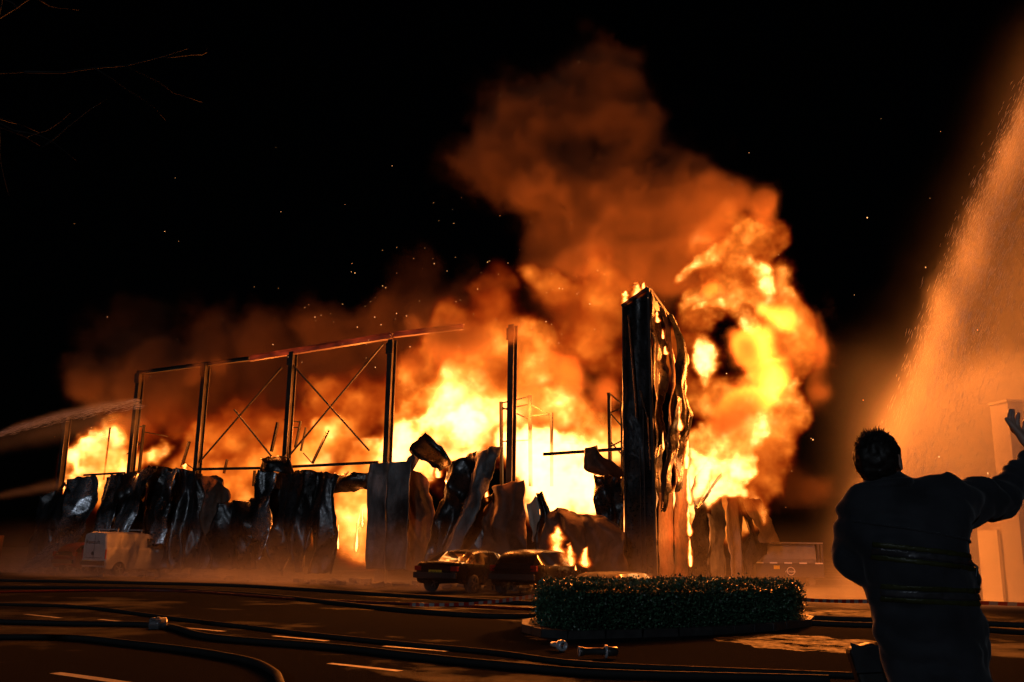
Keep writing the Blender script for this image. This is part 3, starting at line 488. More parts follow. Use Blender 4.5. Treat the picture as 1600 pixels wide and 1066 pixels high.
Q_ = [
 (M_DARK, [(8.19e-16, -0.276, 10.80), (-4.2e-16, -0.0607, 8.78), (-1.36e-15, -0.0513, 6.41), (-1.72e-15, -0.0422, 4.11), (-6.31e-16, -0.104, 0.461)], [(-1.67e-16, 0.783, 10.48), (-1.33e-15, 1.41, 8.82), (-3.89e-16, 1.11, 7.05), (2.39e-15, 0.748, 5.10), (7.77e-16, 0.375, 2.78)], .1, 2, None),
 (M_BROWN, [(0.1, 0.528, 10.41), (0.1, 1.34, 8.55), (0.15, 0.827, 6.52), (0.2, 0.213, 4.58), (0.2, -0.129, 2.76)], [(2.89e-15, 1.49, 10.24), (0.1, 2.42, 8.49), (0.2, 1.89, 6.66), (0.3, 0.869, 5.10), (0.3, 0.155, 3.67)], .16, 2, 'rust red sheet glowing down the tower side'),
 (M_DARK, [(0.3, 0.516, 10.04), (0.3, 1.76, 8.60), (0.3, 1.49, 6.60), (0.3, 1.23, 4.67), (0.3, 0.768, 3.48)], [(0.3, 1.31, 10.14), (0.4, 2.78, 9.04), (0.5, 2.48, 6.97), (0.4, 2.21, 5.23), (0.3, 1.83, 3.78)], .18, 2, 'dark sheet curling off the tower side'),
 (M_DARK, [(0.6, 0.587, 6.93), (0.6, 0.111, 5.47), (0.5, -0.0866, 4.09), (0.4, -0.514, 2.74)], [(0.6, 0.981, 6.94), (0.6, 0.625, 5.53), (0.5, 0.415, 4.13), (0.4, -0.273, 2.75)], .06, 1, None),
 (M_BROWN, [(0.05, 0.163, 3.45), (0.05, 0.0814, 1.88), (0.05, -0.000358, 0.31)], [(0.05, 1.55, 3.53), (0.05, 1.45, 1.91), (0.05, 1.41, 0.282)], .02, 1, None),
 (M_BROWN, [(0.1, 1.79, 5.20), (0.1, 1.57, 2.83), (0.1, 1.41, 0.328)], [(0.1, 3.03, 5.33), (0.1, 2.85, 2.89), (0.1, 2.80, 0.302)], .03, 1, None),
 (M_DARK, [(0.2, 3.52, 4.18), (0.2, 3.28, 2.90), (0.2, 3.04, 1.70), (0.2, 2.94, 0.348)], [(0.2, 4.95, 5.10), (0.2, 5.06, 2.98), (0.2, 4.94, 1.73), (0.2, 4.81, 0.316)], .07, 1.4, None),
 (M_GREY, [(0.3, 4.65, 5.07), (0.3, 4.79, 3.22), (0.3, 4.65, 1.73), (0.3, 4.52, 0.323)], [(0.3, 6.22, 4.90), (0.3, 6.35, 3.03), (0.3, 6.46, 1.76), (0.3, 6.55, 0.338)], .08, 1.5, 'dark panel with rounded top right of the tower'),
 (M_DARK, [(0.9, 1.61, 3.06), (0.9, 3.09, 3.73), (0.9, 4.53, 4.49)], [(0.9, 1.81, 2.93), (0.9, 3.22, 3.59), (0.9, 4.75, 4.35)], .03, 1, 'loose strip leaning across the dark panel'),
 (M_PALE, [(0.1, 7.48, 4.74), (0.1, 7.47, 3.08), (0.1, 7.50, 1.77), (0.1, 7.51, 0.343)], [(0.1, 9.23, 4.49), (0.1, 9.62, 3.17), (0.1, 9.82, 1.80), (0.1, 10.18, 0.327)], .12, 3, None),
 (M_DARK, [(0.3, 8.34, 3.93), (0.3, 9.11, 2.88), (0.3, 9.16, 1.79), (0.3, 8.79, 0.38)], [(0.3, 9.60, 3.78), (0.3, 10.98, 2.52), (0.3, 12.52, 1.90), (0.3, 12.87, 1.50)], .14, 2, None),
 (M_PALE, [(0.4, 9.08, 3.75), (0.5, 9.23, 3.15), (0.6, 9.94, 2.41), (0.7, 10.49, 1.87)], [(0.4, 11.02, 3.80), (0.5, 11.99, 3.10), (0.6, 12.70, 2.48), (0.7, 13.43, 1.83)], .16, 2.4, 'pale crumpled sheet hanging off the far side wall'),
 (M_SILV, [(0.5, 1.41, 5.38), (0.5, 1.09, 4.65), (0.5, 0.769, 3.70)], [(0.5, 2.32, 6.70), (0.5, 1.95, 5.44), (0.5, 1.59, 4.22)], .1, 1.5, None),
]
for k, (mt_, lf, rt, fo, nf, lb) in enumerate(Q_):
    sheet('cladding_panel', lf, rt, mt_, wh, fo, nf, .02 if fo < .05 else .055, 70 + k, .03 if fo < .05 else .1, label=lb, out=SO)

# storage racks left standing in the fire
def rack(posts, beams, label):
    r_ = empty('storage_rack', FM, label, 'rack', 'burnt storage racks inside the warehouse')
    for a, b, w_ in posts: m = MB(); m.beam(a, b, w_, w_); m.build('post', M_RACK, r_)
    for a, b in beams: m = MB(); m.tube([a, b], .03, 5); m.build('shelf_beam', M_RACK, r_)
rack([((-7.71, 2.00, 7.50), (-7.61, 2.00, 3.96), .12), ((-6.32, 2.00, 7.68), (-6.24, 2.00, 3.93), .12), ((-5.29, 2.00, 6.89), (-5.27, 2.00, 3.91), .10)],
     [((-7.71, 2.00, 7.44), (-6.32, 2.00, 7.62)), ((-7.70, 2.00, 7.17), (-6.31, 2.00, 7.30)), ((-7.71, 2.00, 7.28), (-6.31, 2.00, 6.68)), ((-6.28, 2.00, 7.30), (-5.29, 2.00, 6.76)), ((-6.28, 2.00, 6.82), (-5.29, 2.00, 6.81)), ((-7.65, 2.00, 5.82), (-6.26, 2.00, 5.81))], 'thin burnt rack right of the column beside the tilted panel')
rack([((-2.48, 1.50, 7.43), (-2.46, 1.50, 2.85), .12), ((-1.94, 1.50, 6.99), (-1.96, 1.50, 2.85), .10)],
     [((-2.48, 1.50, 7.43), (-1.94, 1.50, 6.94)), ((-2.46, 1.50, 6.65), (-1.94, 1.50, 6.79)), ((-2.46, 1.50, 6.65), (-1.92, 1.50, 6.05)), ((-2.44, 1.50, 5.33), (-1.93, 1.50, 5.55)), ((-2.44, 1.50, 5.53), (-1.94, 1.50, 4.97))], 'thin burnt rack close beside the corner tower')
rack([((-30.29, 2.00, 7.75), (-30.32, 2.00, 4.45), .12), ((-33.11, 2.00, 7.76), (-33.18, 2.00, 4.86), .07)], [((-31.38, 2.00, 7.67), (-30.28, 2.00, 7.68)), ((-30.29, 2.00, 7.37), (-28.31, 2.00, 7.03)), ((-31.36, 2.00, 7.53), (-30.26, 2.00, 6.50)), ((-31.47, 2.00, 6.20), (-30.31, 2.00, 6.85))], 'thin burnt rack just right of the leftmost clear column')
rack([((-18.96, 2.00, 7.32), (-19.22, 2.00, 6.04), .10), ((-18.61, 2.00, 6.99), (-18.84, 2.00, 5.87), .08), ((-17.19, 2.00, 6.79), (-18.06, 2.00, 5.26), .10), ((-19.97, 1.50, 7.25), (-20.26, 1.50, 5.85), .12)], [((-20.05, 2.00, 7.44), (-18.95, 2.00, 7.26)), ((-19.93, 2.00, 7.06), (-19.02, 2.00, 7.01)), ((-18.67, 2.00, 5.77), (-18.06, 2.00, 5.26))], 'collapsed leaning rack under the crossed braces')
rack([((-26.61, 2.00, 6.68), (-27.01, 2.00, 5.37), .12), ((-23.74, 2.00, 5.65), (-23.89, 2.00, 4.95), .10), ((-21.78, 2.00, 5.04), (-21.79, 2.00, 4.27), .1)], [((-27.06, 2.00, 5.70), (-25.74, 2.00, 5.07))], 'low rack stumps right of the second column from the left')

# ------------------------------------------------------------------ vehicles
def paint(name, c, rough=.25, metal=.0, coat=.6): return simple(name, c, tuple(k * .7 for k in c), (rough, rough + .12), metal, 3, .03, .004, coat)
M_BLACKP = paint('black_car_paint', (.004, .004, .005), .22, 0, 0); M_NAVYP = paint('dark_blue_car_paint', (.004, .005, .009), .22, 0, 0)
for m_ in (M_BLACKP, M_NAVYP): m_.node_tree.nodes['Principled BSDF'].inputs['Specular IOR Level'].default_value = .08; M_REDP = paint('red_car_paint', (.22, .015, .015)); M_WHITEP = paint('white_van_paint', (.42, .42, .41), .4, 0, .1)
M_GLASS = simple('dark_car_glass', (.01, .01, .012), None, (.05, .08), 0, 2, 0, 0, .5)
M_TYRE = simple('tyre_rubber', (.015, .015, .015), (.03, .03, .03), (.8, .9)); M_RIM = simple('wheel_rim', (.25, .25, .26), (.35, .35, .36), (.3, .4), .9)
M_RED = simple('red_lamp_glass', (.35, .01, .01), (.3, .01, .01), (.1, .15), 0, 3, 0, 0, 1); M_PLATE = simple('yellow_number_plate', (.75, .48, .03), None, (.3, .3), 0, 3, 0); M_TRIM = simple('black_trim', (.02, .02, .02), (.03, .03, .03), (.4, .5))
M_INK = simple('dark_lettering', (.02, .02, .025), None, (.5, .5), 0, 3, 0)
def text(name, body, size, mat, parent, M, label=None, ext=.002, sx=1):
    c = bpy.data.curves.new(name, 'FONT'); c.body = body; c.size = size; c.extrude = ext; c.align_x = 'CENTER'; c.align_y = 'CENTER'; c.resolution_u = 2
    tmp = bpy.data.objects.new(name, c); COL.objects.link(tmp); dg = bpy.context.evaluated_depsgraph_get()
    me = bpy.data.meshes.new_from_object(tmp.evaluated_get(dg)); bpy.data.objects.remove(tmp); me.name = name
    o = link(name, me, mat, parent, M @ Matrix.Diagonal((sx, 1, 1, 1)))
    if label: o['label'] = label
    return o
# frame that stands a text on the rear end of a car (car: x forward, y left, z up)
def rear_frame(x, y, z, tilt=0): return Matrix.Translation((x, y, z)) @ Matrix.Rotation(rad(-90), 4, 'Z') @ Matrix.Rotation(rad(90 - tilt), 4, 'X')
def car(name, M, label, cat, paint_, prof, L_, wid, wheels, plate, lights, group, tl=None):
    """prof rows: x, sill z, belt z, roof z, half width at belt, half width at roof"""
    root = empty(name, M, label, cat, group)
    vs = []; k = 0
    for (x, z0, zb, zr, hb, hr) in prof:
        g = zr > zb + .06
        pts = [(hb * .93, z0), (hb * .995, z0 + .12), (hb, (z0 + zb) / 2), (hb * .985, zb - .05), (hb * .95, zb), (hr + (hb * .95 - hr) * .12 if g else hr * 1.0, zr - .09 if g else zb + (zr - zb) * .5), (hr * .92, zr - .02 if g else zr), (hr * .45, zr + .012), (0, zr + .018)]
        row = [(x, y, z) for y, z in pts] + [(x, -y, z) for y, z in pts[-2::-1]]
        vs += row; k = len(row)
    n = len(prof); body = []; glass = []
    for i in range(n - 1):
        gi = prof[i][3] > prof[i][2] + .06; gj = prof[i + 1][3] > prof[i + 1][2] + .06
        for j in range(k - 1):
            f = (i * k + j, i * k + j + 1, (i + 1) * k + j + 1, (i + 1) * k + j)
            side = j in (4, k - 6)
            if side and (gi or gj): glass.append(f)
            elif (gi != gj) and 5 <= j <= k - 7: glass.append(f)
            elif gi and gj and abs(prof[i][3] - prof[i + 1][3]) > .2 and 5 <= j <= k - 7: glass.append(f)
            else: body.append(f)
    body += [tuple(range(k))[::-1], tuple(range((n - 1) * k, n * k))]
    def sub(fs, nm, mat):
        used = sorted({i for f in fs for i in f}); mp = {a: b for b, a in enumerate(used)}
        me = mesh(nm, [vs[i] for i in used], [tuple(mp[i] for i in f) for f in fs], True); return link(nm, me, mat, root)
    b_ = sub(body, 'body', paint_); md = b_.modifiers.new('sub', 'SUBSURF'); md.levels = md.render_levels = 1; md.boundary_smooth = 'PRESERVE_CORNERS'
    sub(glass, 'window_glass', M_GLASS)
    for x in wheels[0]:
        for s_ in (-1, 1):
            r_ = wheels[1]; q = Matrix.Translation((x, s_ * (wid / 2 - .10), r_)) @ Matrix.Rotation(rad(90), 4, 'X')
            m = MB(); m.lathe([(r_ * .62, -.11), (r_ * .95, -.11), (r_, -.08), (r_, .08), (r_ * .95, .11), (r_ * .62, .11)], 24); wv = m.build('wheel', M_TYRE, root, True, q)
            m = MB(); m.lathe([(.02, -.122), (.05, -.124), (.05, -.09), (r_ * .60, -.10), (r_ * .64, -.115), (r_ * .64, .115), (r_ * .6, .10), (.05, .09), (.05, .124), (.02, .122)], 20)
            for a in range(5):
                for z in (-.112, .112): m.box((math.cos(a * 1.2566) * r_ * .33, math.sin(a * 1.2566) * r_ * .33, z), (r_ * .55, .05, .02), Matrix.Rotation(a * 1.2566, 3, 'Z'))
            m.build('rim', M_RIM, wv)
    for (x, y, z, dx, dy, dz) in lights:
        for s_ in (-1, 1):
            m = MB(); m.box((x, s_ * y, z), (dx, dy, dz)); o = m.build('tail_lamp', M_RED, root); bv = o.modifiers.new('b', 'BEVEL'); bv.width = .02; bv.segments = 2
    x, z, w_ = plate; pl_y = 0 if w_ > 0 else .42; w_ = abs(w_)
    m = MB(); m.box((x - .012, pl_y, z), (.015, w_, .11)); pl = m.build('number_plate', M_PLATE, root)
    rx = prof[0][0]
    m = MB(); m.box((rx - .035, 0, prof[0][1] + .16), (.10, wid * .93, .20)); o = m.build('bumper', M_TRIM, root); bv = o.modifiers.new('b', 'BEVEL'); bv.width = .03; bv.segments = 2
    for s_ in (-1, 1):
        xm = L_ * .66; m = MB(); m.box((xm, s_ * (wid / 2 + .08), wheels[2]), (.10, .18, .12)); o = m.build('door_mirror', paint_, root); bv = o.modifiers.new('b', 'BEVEL'); bv.width = .03; bv.segments = 2
    return root
def park(p, turn=0): return Matrix.Translation((p[0], p[1], 0)) @ Matrix.Rotation(math.atan2(.861, .5086) + rad(turn), 4, 'Z')
SED = [(0.02, .42, .80, .86, .74, .66), (.10, .34, .93, .99, .83, .76), (.30, .30, .97, 1.03, .87, .80), (.62, .28, .98, 1.05, .885, .80), (1.25, .25, .95, 1.36, .89, .62), (1.75, .24, .93, 1.44, .89, .60), (2.5, .24, .92, 1.44, .89, .60), (2.85, .24, .92, 1.38, .89, .61), (3.45, .25, .93, .98, .89, .74), (4.0, .28, .86, .91, .87, .72), (4.4, .34, .72, .76, .80, .66), (4.55, .42, .62, .65, .68, .55)]
HAT = [(0.02, .42, .80, .84, .76, .66), (.08, .32, .94, 1.02, .84, .70), (.22, .30, .98, 1.22, .87, .66), (.45, .28, .98, 1.40, .89, .64), (.75, .26, .97, 1.46, .89, .63), (1.5, .25, .95, 1.49, .89, .63), (2.3, .25, .94, 1.47, .89, .63), (2.65, .25, .93, 1.40, .89, .63), (3.25, .26, .93, .99, .89, .74), (3.7, .30, .84, .90, .86, .72), (4.0, .36, .70, .74, .78, .64), (4.1, .44, .62, .66, .68, .55)]
VAN = [(0.0, .40, 1.22, 1.84, .80, .68), (.04, .34, 1.24, 1.90, .85, .72), (.10, .32, 1.25, 1.92, .86, .73), (.9, .30, 1.26, 1.95, .87, .74), (1.8, .30, 1.25, 1.95, .87, .74), (2.45, .30, 1.2, 1.92, .87, .73), (2.75, .30, 1.15, 1.84, .87, .72), (3.45, .32, 1.10, 1.16, .86, .70), (3.95, .36, .92, .97, .82, .66), (4.15, .44, .74, .78, .70, .58)]
sed = car('parked_sedan', park((-2.35, 31.1), 0), 'black sedan with fire reflected in its sloping rear window, left of the hatchback', 'car', M_BLACKP, SED, 4.55, 1.78, ((.95, 3.62), .31, .98), (.02, .70, .5), [(.08, .70, .80, .12, .26, .16)], 'dark cars parked under the burning facade')
hat = car('parked_hatchback', park((.10, 30.5), 0), 'dark blue hatchback between the sedan and the small car fire', 'car', M_NAVYP, HAT, 4.1, 1.78, ((.75, 3.25), .31, 1.0), (.05, .83, .5), [(.10, .74, .86, .12, .22, .20)], 'dark cars parked under the burning facade')
for c_, x, z in ((sed, -.004, .70), (hat, .028, .83)):
    text('plate_lettering', '48-XK-72' if c_ is sed else '63-PZ-19', .09, M_INK, c_, rear_frame(x - .004, 0, z), None, .002)
M_RUBW = simple('burnt_car_shell', (.008, .007, .006), (.03, .02, .015), (.7, .9), 0, 5, .5, .01)
red = car('parked_small_car', park((-21.0, 45.8), 0), 'small red car half hidden on the left side of the white van', 'car', M_REDP, HAT, 4.1, 1.7, ((.75, 3.25), .31, 1.0), (.05, .78, .5), [(.10, .74, .92, .12, .22, .22)], None)
van = car('parked_van', park((-18.75, 43.9), 0), 'small white delivery van with roof bars parked before the wreckage', 'van', M_WHITEP, VAN, 4.15, 1.74, ((.75, 3.3), .32, 1.12), (0.0, .62, -.48), [(.03, .80, .95, .06, .07, .42)], None)
# its load body is closed: steel panels instead of rear and side windows
for c in list(van.children):
    if c.name.startswith('window_glass'):
        c.data.materials.clear(); c.data.materials.append(M_WHITEP); c.name = 'load_bay_panel'
m = MB(); m.box((3.12, .0, 1.44), (.5, 1.38, .02), Matrix.Rotation(rad(44), 3, 'Y')); m.build('windscreen', M_GLASS, van)
for s_ in (-1, 1): m = MB(); m.box((2.52, s_ * .825, 1.48), (.62, .02, .40), Matrix.Rotation(s_ * rad(10), 3, 'X')); m.build('cab_window', M_GLASS, van)
for x in (.65, 1.95):
    m = MB(); m.beam((x, -.72, 2.06), (x, .72, 2.06), .07, .05)
    for s_ in (-1, 1): m.box((x, s_ * .66, 1.985), (.05, .04, .10))
    m.build('roof_bar', M_WHITEP, van)
text('door_lettering', 'Renault', .26, M_INK, van, rear_frame(-.008, .12, 1.48), 'grey lettering across the rear door', .002, 1.25)
m = MB(); m.box((-.012, .08, .98), (.012, .15, .15), Matrix.Rotation(rad(45), 3, 'X')); m.build('badge', M_INK, van)
m = MB(); m.box((-.006, 0, .79), (.008, 1.2, .02)); m.build('door_seam', M_INK, van)
m = MB(); m.box((-.006, .0, 1.15), (.008, .012, 1.3)); m.build('door_seam', M_INK, van)

# tank container on the right
tc = empty('waste_press_container', Matrix.Translation((11.35, 44.6, 0)) @ Matrix.Rotation(rad(-3), 4, 'Z'), 'grey and dark waste container with pale dashes and a round emblem in the mist', 'container')
M_TKG = simple('container_grey', (.14, .14, .15), (.2, .19, .19), (.35, .5), .2); M_TKD = simple('container_dark', (.02, .022, .03), (.03, .03, .04), (.4, .6)); M_REFL = simple('reflective_white', (.75, .72, .68), None, (.3, .4), 0, 3, 0)
m = MB(); pf = [(-.0, 1.0), (-.02, 1.18), (.06, 1.55), (.12, 1.76), (.2, 1.84), (1.9, 1.84), (2.0, 1.7), (2.0, 1.0)]
m.add([(x, y, z) for x in (.22, 2.72) for y, z in pf], [(i, i + 8, (i + 1) % 8 + 8, (i + 1) % 8) for i in range(8)] + [tuple(range(8))[::-1], tuple(range(8, 16))]); m.build('tank', M_TKG, tc)
m = MB(); m.box((1.52, 1.0, .68), (3.05, 2.04, .62)); m.build('skirt', M_TKD, tc)
for x in (2.84, 3.0): m = MB(); m.box((x, .02, 1.42), (.09, .10, .85)); m.build('end_post', M_TKD if x > 2.8 else M_TKG, tc)
m = MB(); m.box((1.55, .02, 1.90), (3.0, .12, .07)); m.build('top_rail', M_TKG, tc)
for x in (.16, .78, 1.44, 2.12, 2.84): m = MB(); m.box((x, -.03, 1.0), (.34, .02, .06)); m.build('reflective_strip', M_REFL, tc)
m = MB(); m.box((.92, -.03, .80), (.26, .02, .16)); m.build('hazard_plate', M_PLATE, tc)
for x in (.5, 2.5):
    for y in (.15, 1.85): m = MB(); m.lathe([(.16, -.06), (.19, -.05), (.19, .05), (.16, .06)], 16); m.build('wheel', M_TYRE, tc, False, Matrix.Translation((x, y, .19)) @ Matrix.Rotation(rad(90), 4, 'X'))
m = MB(); m.tube([(1.55 + .17 * math.cos(a), -.03, .64 + .17 * math.sin(a)) for a in [k * math.pi / 12 for k in range(25)]], .016, 6, False); m.build('emblem_ring', M_REFL, tc)
text('emblem_lettering', 'renewi', .17, M_REFL, tc, Matrix.Translation((1.53, -.03, .63)) @ Matrix.Rotation(rad(90), 4, 'X'), 'pale lettering renewi across the ring', .003)

# low container at the far left edge
lc = empty('steel_skip', Matrix.Translation((-29.3, 46.9, 0)) @ Matrix.Rotation(rad(-20), 4, 'Z'), 'rusty brown steel skip at the far left edge of the forecourt', 'skip')
m = MB(); m.add([(x + (.15 if z < 1 else 0) * (1 if x < 1 else -1), y, z) for z in (.12, 1.75) for x, y in ((0, 0), (4.2, 0), (4.2, 2), (0, 2))], [(0, 1, 2, 3), (0, 4, 5, 1), (1, 5, 6, 2), (2, 6, 7, 3), (3, 7, 4, 0)]); m.build('bin', M_BROWN, lc)
for x in (.05, 1.4, 2.8, 4.15): m = MB(); m.box((x, -.04, .95), (.10, .08, 1.65)); m.build('rib', M_BROWN, lc)
m = MB(); m.box((2.1, -.03, 1.78), (4.3, .12, .09)); m.build('rim', M_BROWN, lc)

# office building behind the spray, right edge
M_WALL = simple('pale_render', (.55, .52, .47), (.68, .64, .58), (.7, .85)); M_WALLD = simple('brown_brick_wall', (.16, .12, .09), (.24, .18, .13), (.7, .85)); M_BGL = simple('building_glass', (.03, .03, .035), None, (.08, .15), 0, 2, 0)
ob = empty('office_building', Matrix.Translation((15.2, 31.5, 0)) @ Matrix.Rotation(rad(-80), 4, 'Z'), 'pale office building wall and pillar glowing orange behind the raised arm', 'building')
m = MB(); m.box((9, 5, 1.7), (18, 9.8, 3.4)); m.build('wall', M_WALLD, ob)
m = MB(); m.box((2.45, -.3, 3.0), (.8, .5, 6.0)); m.box((2.45, -.3, 6.04), (.9, .6, .07)); m.build('pillar', M_WALL, ob)
for x in (4.2, 6.2, 8.2, 10.2):
    m = MB(); m.box((x, .06, 1.9), (1.7, .12, 2.4)); wd = m.build('window', M_TRIM, ob)
    for s_ in (-.4, .4): m = MB(); m.box((x + s_, -.02, 1.9), (.74, .03, 2.2)); m.build('pane', M_BGL, wd)
m = MB(); m.box((.7, -.02, 1.1), (.95, .10, 2.2)); m.build('door', M_WALL, ob)
for k, (s_, wd) in enumerate(((.30, .30), (.20, .46), (.13, .34), (.13, .50), (.1, .5))):
    m = MB(); m.box((1.0 + wd, -.03, 2.95 - .17 * k), (wd * 1.8, .03, .05 if k else .10)); m.build('sign_line', M_WALL, ob)

# ------------------------------------------------------------------ hedge island
isl = [(.35, 16.6), (.62, 15.7), (1.0, 15.35), (2.2, 15.9), (3.4, 16.6), (4.6, 17.6), (5.7, 18.9), (6.1, 19.9), (5.9, 21.0), (4.6, 21.2), (2.6, 20.3), (1.0, 19.0), (.4, 17.8)]
def inset(poly, d):
    cx = sum(p[0] for p in poly) / len(poly); cy_ = sum(p[1] for p in poly) / len(poly); out = []
    for x, y in poly:
        v_ = Vector((x - cx, y - cy_)); out.append((x - v_.x / v_.length * d, y - v_.y / v_.length * d))
    return out
M_STONE = simple('kerb_stone', (.022, .022, .024), (.05, .05, .048), (.55, .8), 0, 6, .4, .01); M_SOIL = simple('dark_soil', (.02, .016, .012), (.05, .04, .03), (.8, .95), 0, 8, .8, .03)
isl = inset(isl, .22); isk = inset(isl, -.36); isi = inset(isl, -.22); kp = []
n_ = len(isk)
o = link('planting_bed', mesh('planting_bed', [(x, y, .115) for x, y in isi], [tuple(range(n_))]), M_SOIL); tag(o, 'bare soil under the hedge', None, None, 'structure')
kb = empty('kerb', Matrix(), 'low stone kerb curving around the clipped hedge', 'kerb')
for i in range(n_):
    a, b = Vector(isk[i]), Vector(isk[(i + 1) % n_]); c, d = Vector(isi[i]), Vector(isi[(i + 1) % n_]); ns = max(1, round((b - a).length / .6))
    for k in range(ns):
        t0, t1 = k / ns + .006, (k + 1) / ns - .006
        q = [a.lerp(b, t0), a.lerp(b, t1), c.lerp(d, t1), c.lerp(d, t0)]; h = .125 + random.uniform(-.004, .004)
        m = MB(); m.add([(*p, 0) for p in q] + [(*p.lerp(sum(q, Vector((0, 0))) / 4, .05), h) for p in q], [(3, 2, 1, 0), (4, 5, 6, 7), (0, 1, 5, 4), (1, 2, 6, 5), (2, 3, 7, 6), (3, 0, 4, 7)]); m.build('kerb_stone', M_STONE, kb)
def leafmat():
    m, t, b, o = nodes('hedge_leaf'); g = t.nodes.new('ShaderNodeNewGeometry')
    t.links.new(ramp(t, g.outputs['Random Per Island'], [(0, (.012, .035, .020)), (.6, (.04, .11, .06)), (1, (.09, .20, .11))]), b.inputs['Base Color']); b.inputs['Roughness'].default_value = .42
    return m
hg = empty('hedge', Matrix(), 'long low clipped green hedge on the kerbed island', 'hedge')
vs = []; HZ = .80
core = inset(isl, .14)
m = MB(); m.add([(x, y, .1) for x, y in core] + [(x, y, HZ - .12) for x, y in core], [tuple(range(n_))[::-1], tuple(range(n_, 2 * n_))] + [(i, (i + 1) % n_, (i + 1) % n_ + n_, i + n_) for i in range(n_)])
m.build('twigs', simple('hedge_twigs', (.006, .008, .005), (.012, .014, .008), (.8, .9)), hg)
rg = np.random.default_rng(3); pts = []
per = [(Vector(isl[i]), Vector(isl[(i + 1) % n_])) for i in range(n_)]; Ls = [(b - a).length for a, b in per]; tot = sum(Ls)
NL = 52000
for k in range(NL):
    if k % 10 < 6:
        r_ = rg.random() * tot; i = 0
        while r_ > Ls[i]: r_ -= Ls[i]; i += 1
        if per[i][0].y > 19.5 and rg.random() < .8: i = int(rg.integers(0, 6)); r_ = rg.random() * Ls[i]
        a, b = per[i]; p = a.lerp(b, min(1, r_ / Ls[i])); nn = Vector(((b - a).y, -(b - a).x)).normalized()
        z = .08 + rg.random() ** .9 * (HZ - .06); off = rg.normal(0, .05) + (rg.random() * .10 if k % 17 == 0 else 0) - .02 + .05 * mn_.noise(Vector((p.x * 2, p.y * 2, z * 3))) - max(0, z - HZ + .1) * .8
        p = p + nn * off; P3 = Vector((p.x, p.y, z)); N3 = Vector((nn.x, nn.y, .25))
    else:
        i = int(rg.integers(0, n_)); cx, cy_ = 3.1, 18.3; a, b = per[i]; q = a.lerp(b, rg.random()); f = math.sqrt(rg.random()); p = Vector((cx, cy_)).lerp(q, f)
        P3 = Vector((p.x, p.y, HZ - .03 + rg.normal(0, .035) + .07 * mn_.noise(Vector((p.x * 1.6, p.y * 1.6, 0))) - (.08 if f > .97 else 0))); N3 = Vector((0, 0, 1))
    dr = (N3 + Vector(rg.normal(0, .75, 3))).normalized(); sd = dr.cross(Vector(rg.normal(0, 1, 3))).normalized(); l_ = (.016 + .034 * rg.random()) * (1.6 if k % 23 == 0 else 1); w_ = l_ * .42
    vs += [P3, P3 + dr * l_ * .5 + sd * w_, P3 + dr * l_, P3 + dr * l_ * .5 - sd * w_]
o = link('foliage', mesh('foliage', vs, [(4 * i, 4 * i + 1, 4 * i + 2, 4 * i + 3) for i in range(NL)]), leafmat(), hg); o['kind'] = 'stuff'

# ------------------------------------------------------------------ hoses, tape, couplings
M_HOSE = simple('wet_fire_hose', (.010, .009, .009), (.022, .018, .016), (.75, .9), 0, 7, .4, .006); M_HOSER = simple('red_fire_hose', (.16, .02, .015), (.10, .015, .012), (.35, .5), 0, 7, .3, .005)
def hose(pts, r_, label, mat=M_HOSE, n=60):
    r_ = r_ * .58
    P = [Vector(p) for p in pts]; q = [catmull(P, k / n) for k in range(n + 1)]
    q = [Vector((p.x + .05 * mn_.noise(Vector((p.x * .7, p.y, r_ * 99))), p.y + .06 * mn_.noise(Vector((p.x * .5, 3, r_ * 77))), r_ * .92)) for p in q]
    m = MB(); m.tube(q, r_, 10); o = m.build('fire_hose', mat, None, True); return tag(o, label, 'hose', 'fire hoses lying along the road')
hose([(-19.77, 35.38, 2.22e-16), (-14.68, 34.82, 0), (-9.03, 33.34, 0), (-3.60, 28.39, 0), (-0.913, 25.91, 0), (0.817, 24.54, 0)], .10, 'fire hose lying farthest back, just before the smoking forecourt')
hose([(-16.36, 29.32, 0), (-11.68, 30.10, 0), (-7.02, 27.29, 0), (-2.75, 21.80, 0), (-0.433, 19.80, 0), (0.741, 20.24, 0)], .09, 'second fire hose from the back, ending at the left of the hedge')
hose([(-11.90, 21.43, 0), (-9.26, 21.13, 0), (-5.65, 17.66, 2.22e-16), (-2.62, 14.81, 0), (-0.274, 12.95, 0), (0.815, 11.80, 0), (2.24, 11.35, 0), (4.26, 10.91, 0)], .055, 'thin fire hose crossing the middle lane between two rows of dashes')
hose([(-9.01, 16.68, 0), (-7.28, 16.44, 0), (-5.78, 16.31, 0), (-4.29, 14.33, 0), (-2.31, 13.15, 0), (-0.707, 11.87, 0), (0.479, 11.03, 0), (1.43, 10.70, 0), (3.42, 10.51, 0)], .075, 'fire hose with a metal coupling, running from left to the bottom right')
hose([(-7.60, 13.79, 0), (-6.27, 14.01, 0), (-4.85, 13.12, 0), (-3.63, 12.18, 0), (-2.83, 11.22, 0), (-2.37, 10.27, 0), (-2.02, 8.99, 0)], .07, 'thick fire hose bending sharply forward at the bottom left', n=80)
hose([(-14.67, 26.33, 0), (-10.18, 29.20, 0), (-5.19, 25.33, 0), (-1.45, 23.66, 0), (0.82, 22.43, 0)], .06, 'dull red fire hose between the two rear hoses', M_HOSER)
hose([(5.98, 20.78, 0), (7.20, 20.28, 0), (8.54, 20.01, 0), (11.10, 18.86, 2.22e-16)], .10, 'upper fire hose right of the hedge, behind the firefighter')
hose([(5.44, 19.39, 0), (6.55, 18.79, 0), (8.24, 18.49, -2.22e-16), (9.76, 16.61, 0)], .09, 'lower fire hose right of the hedge, behind the firefighter')
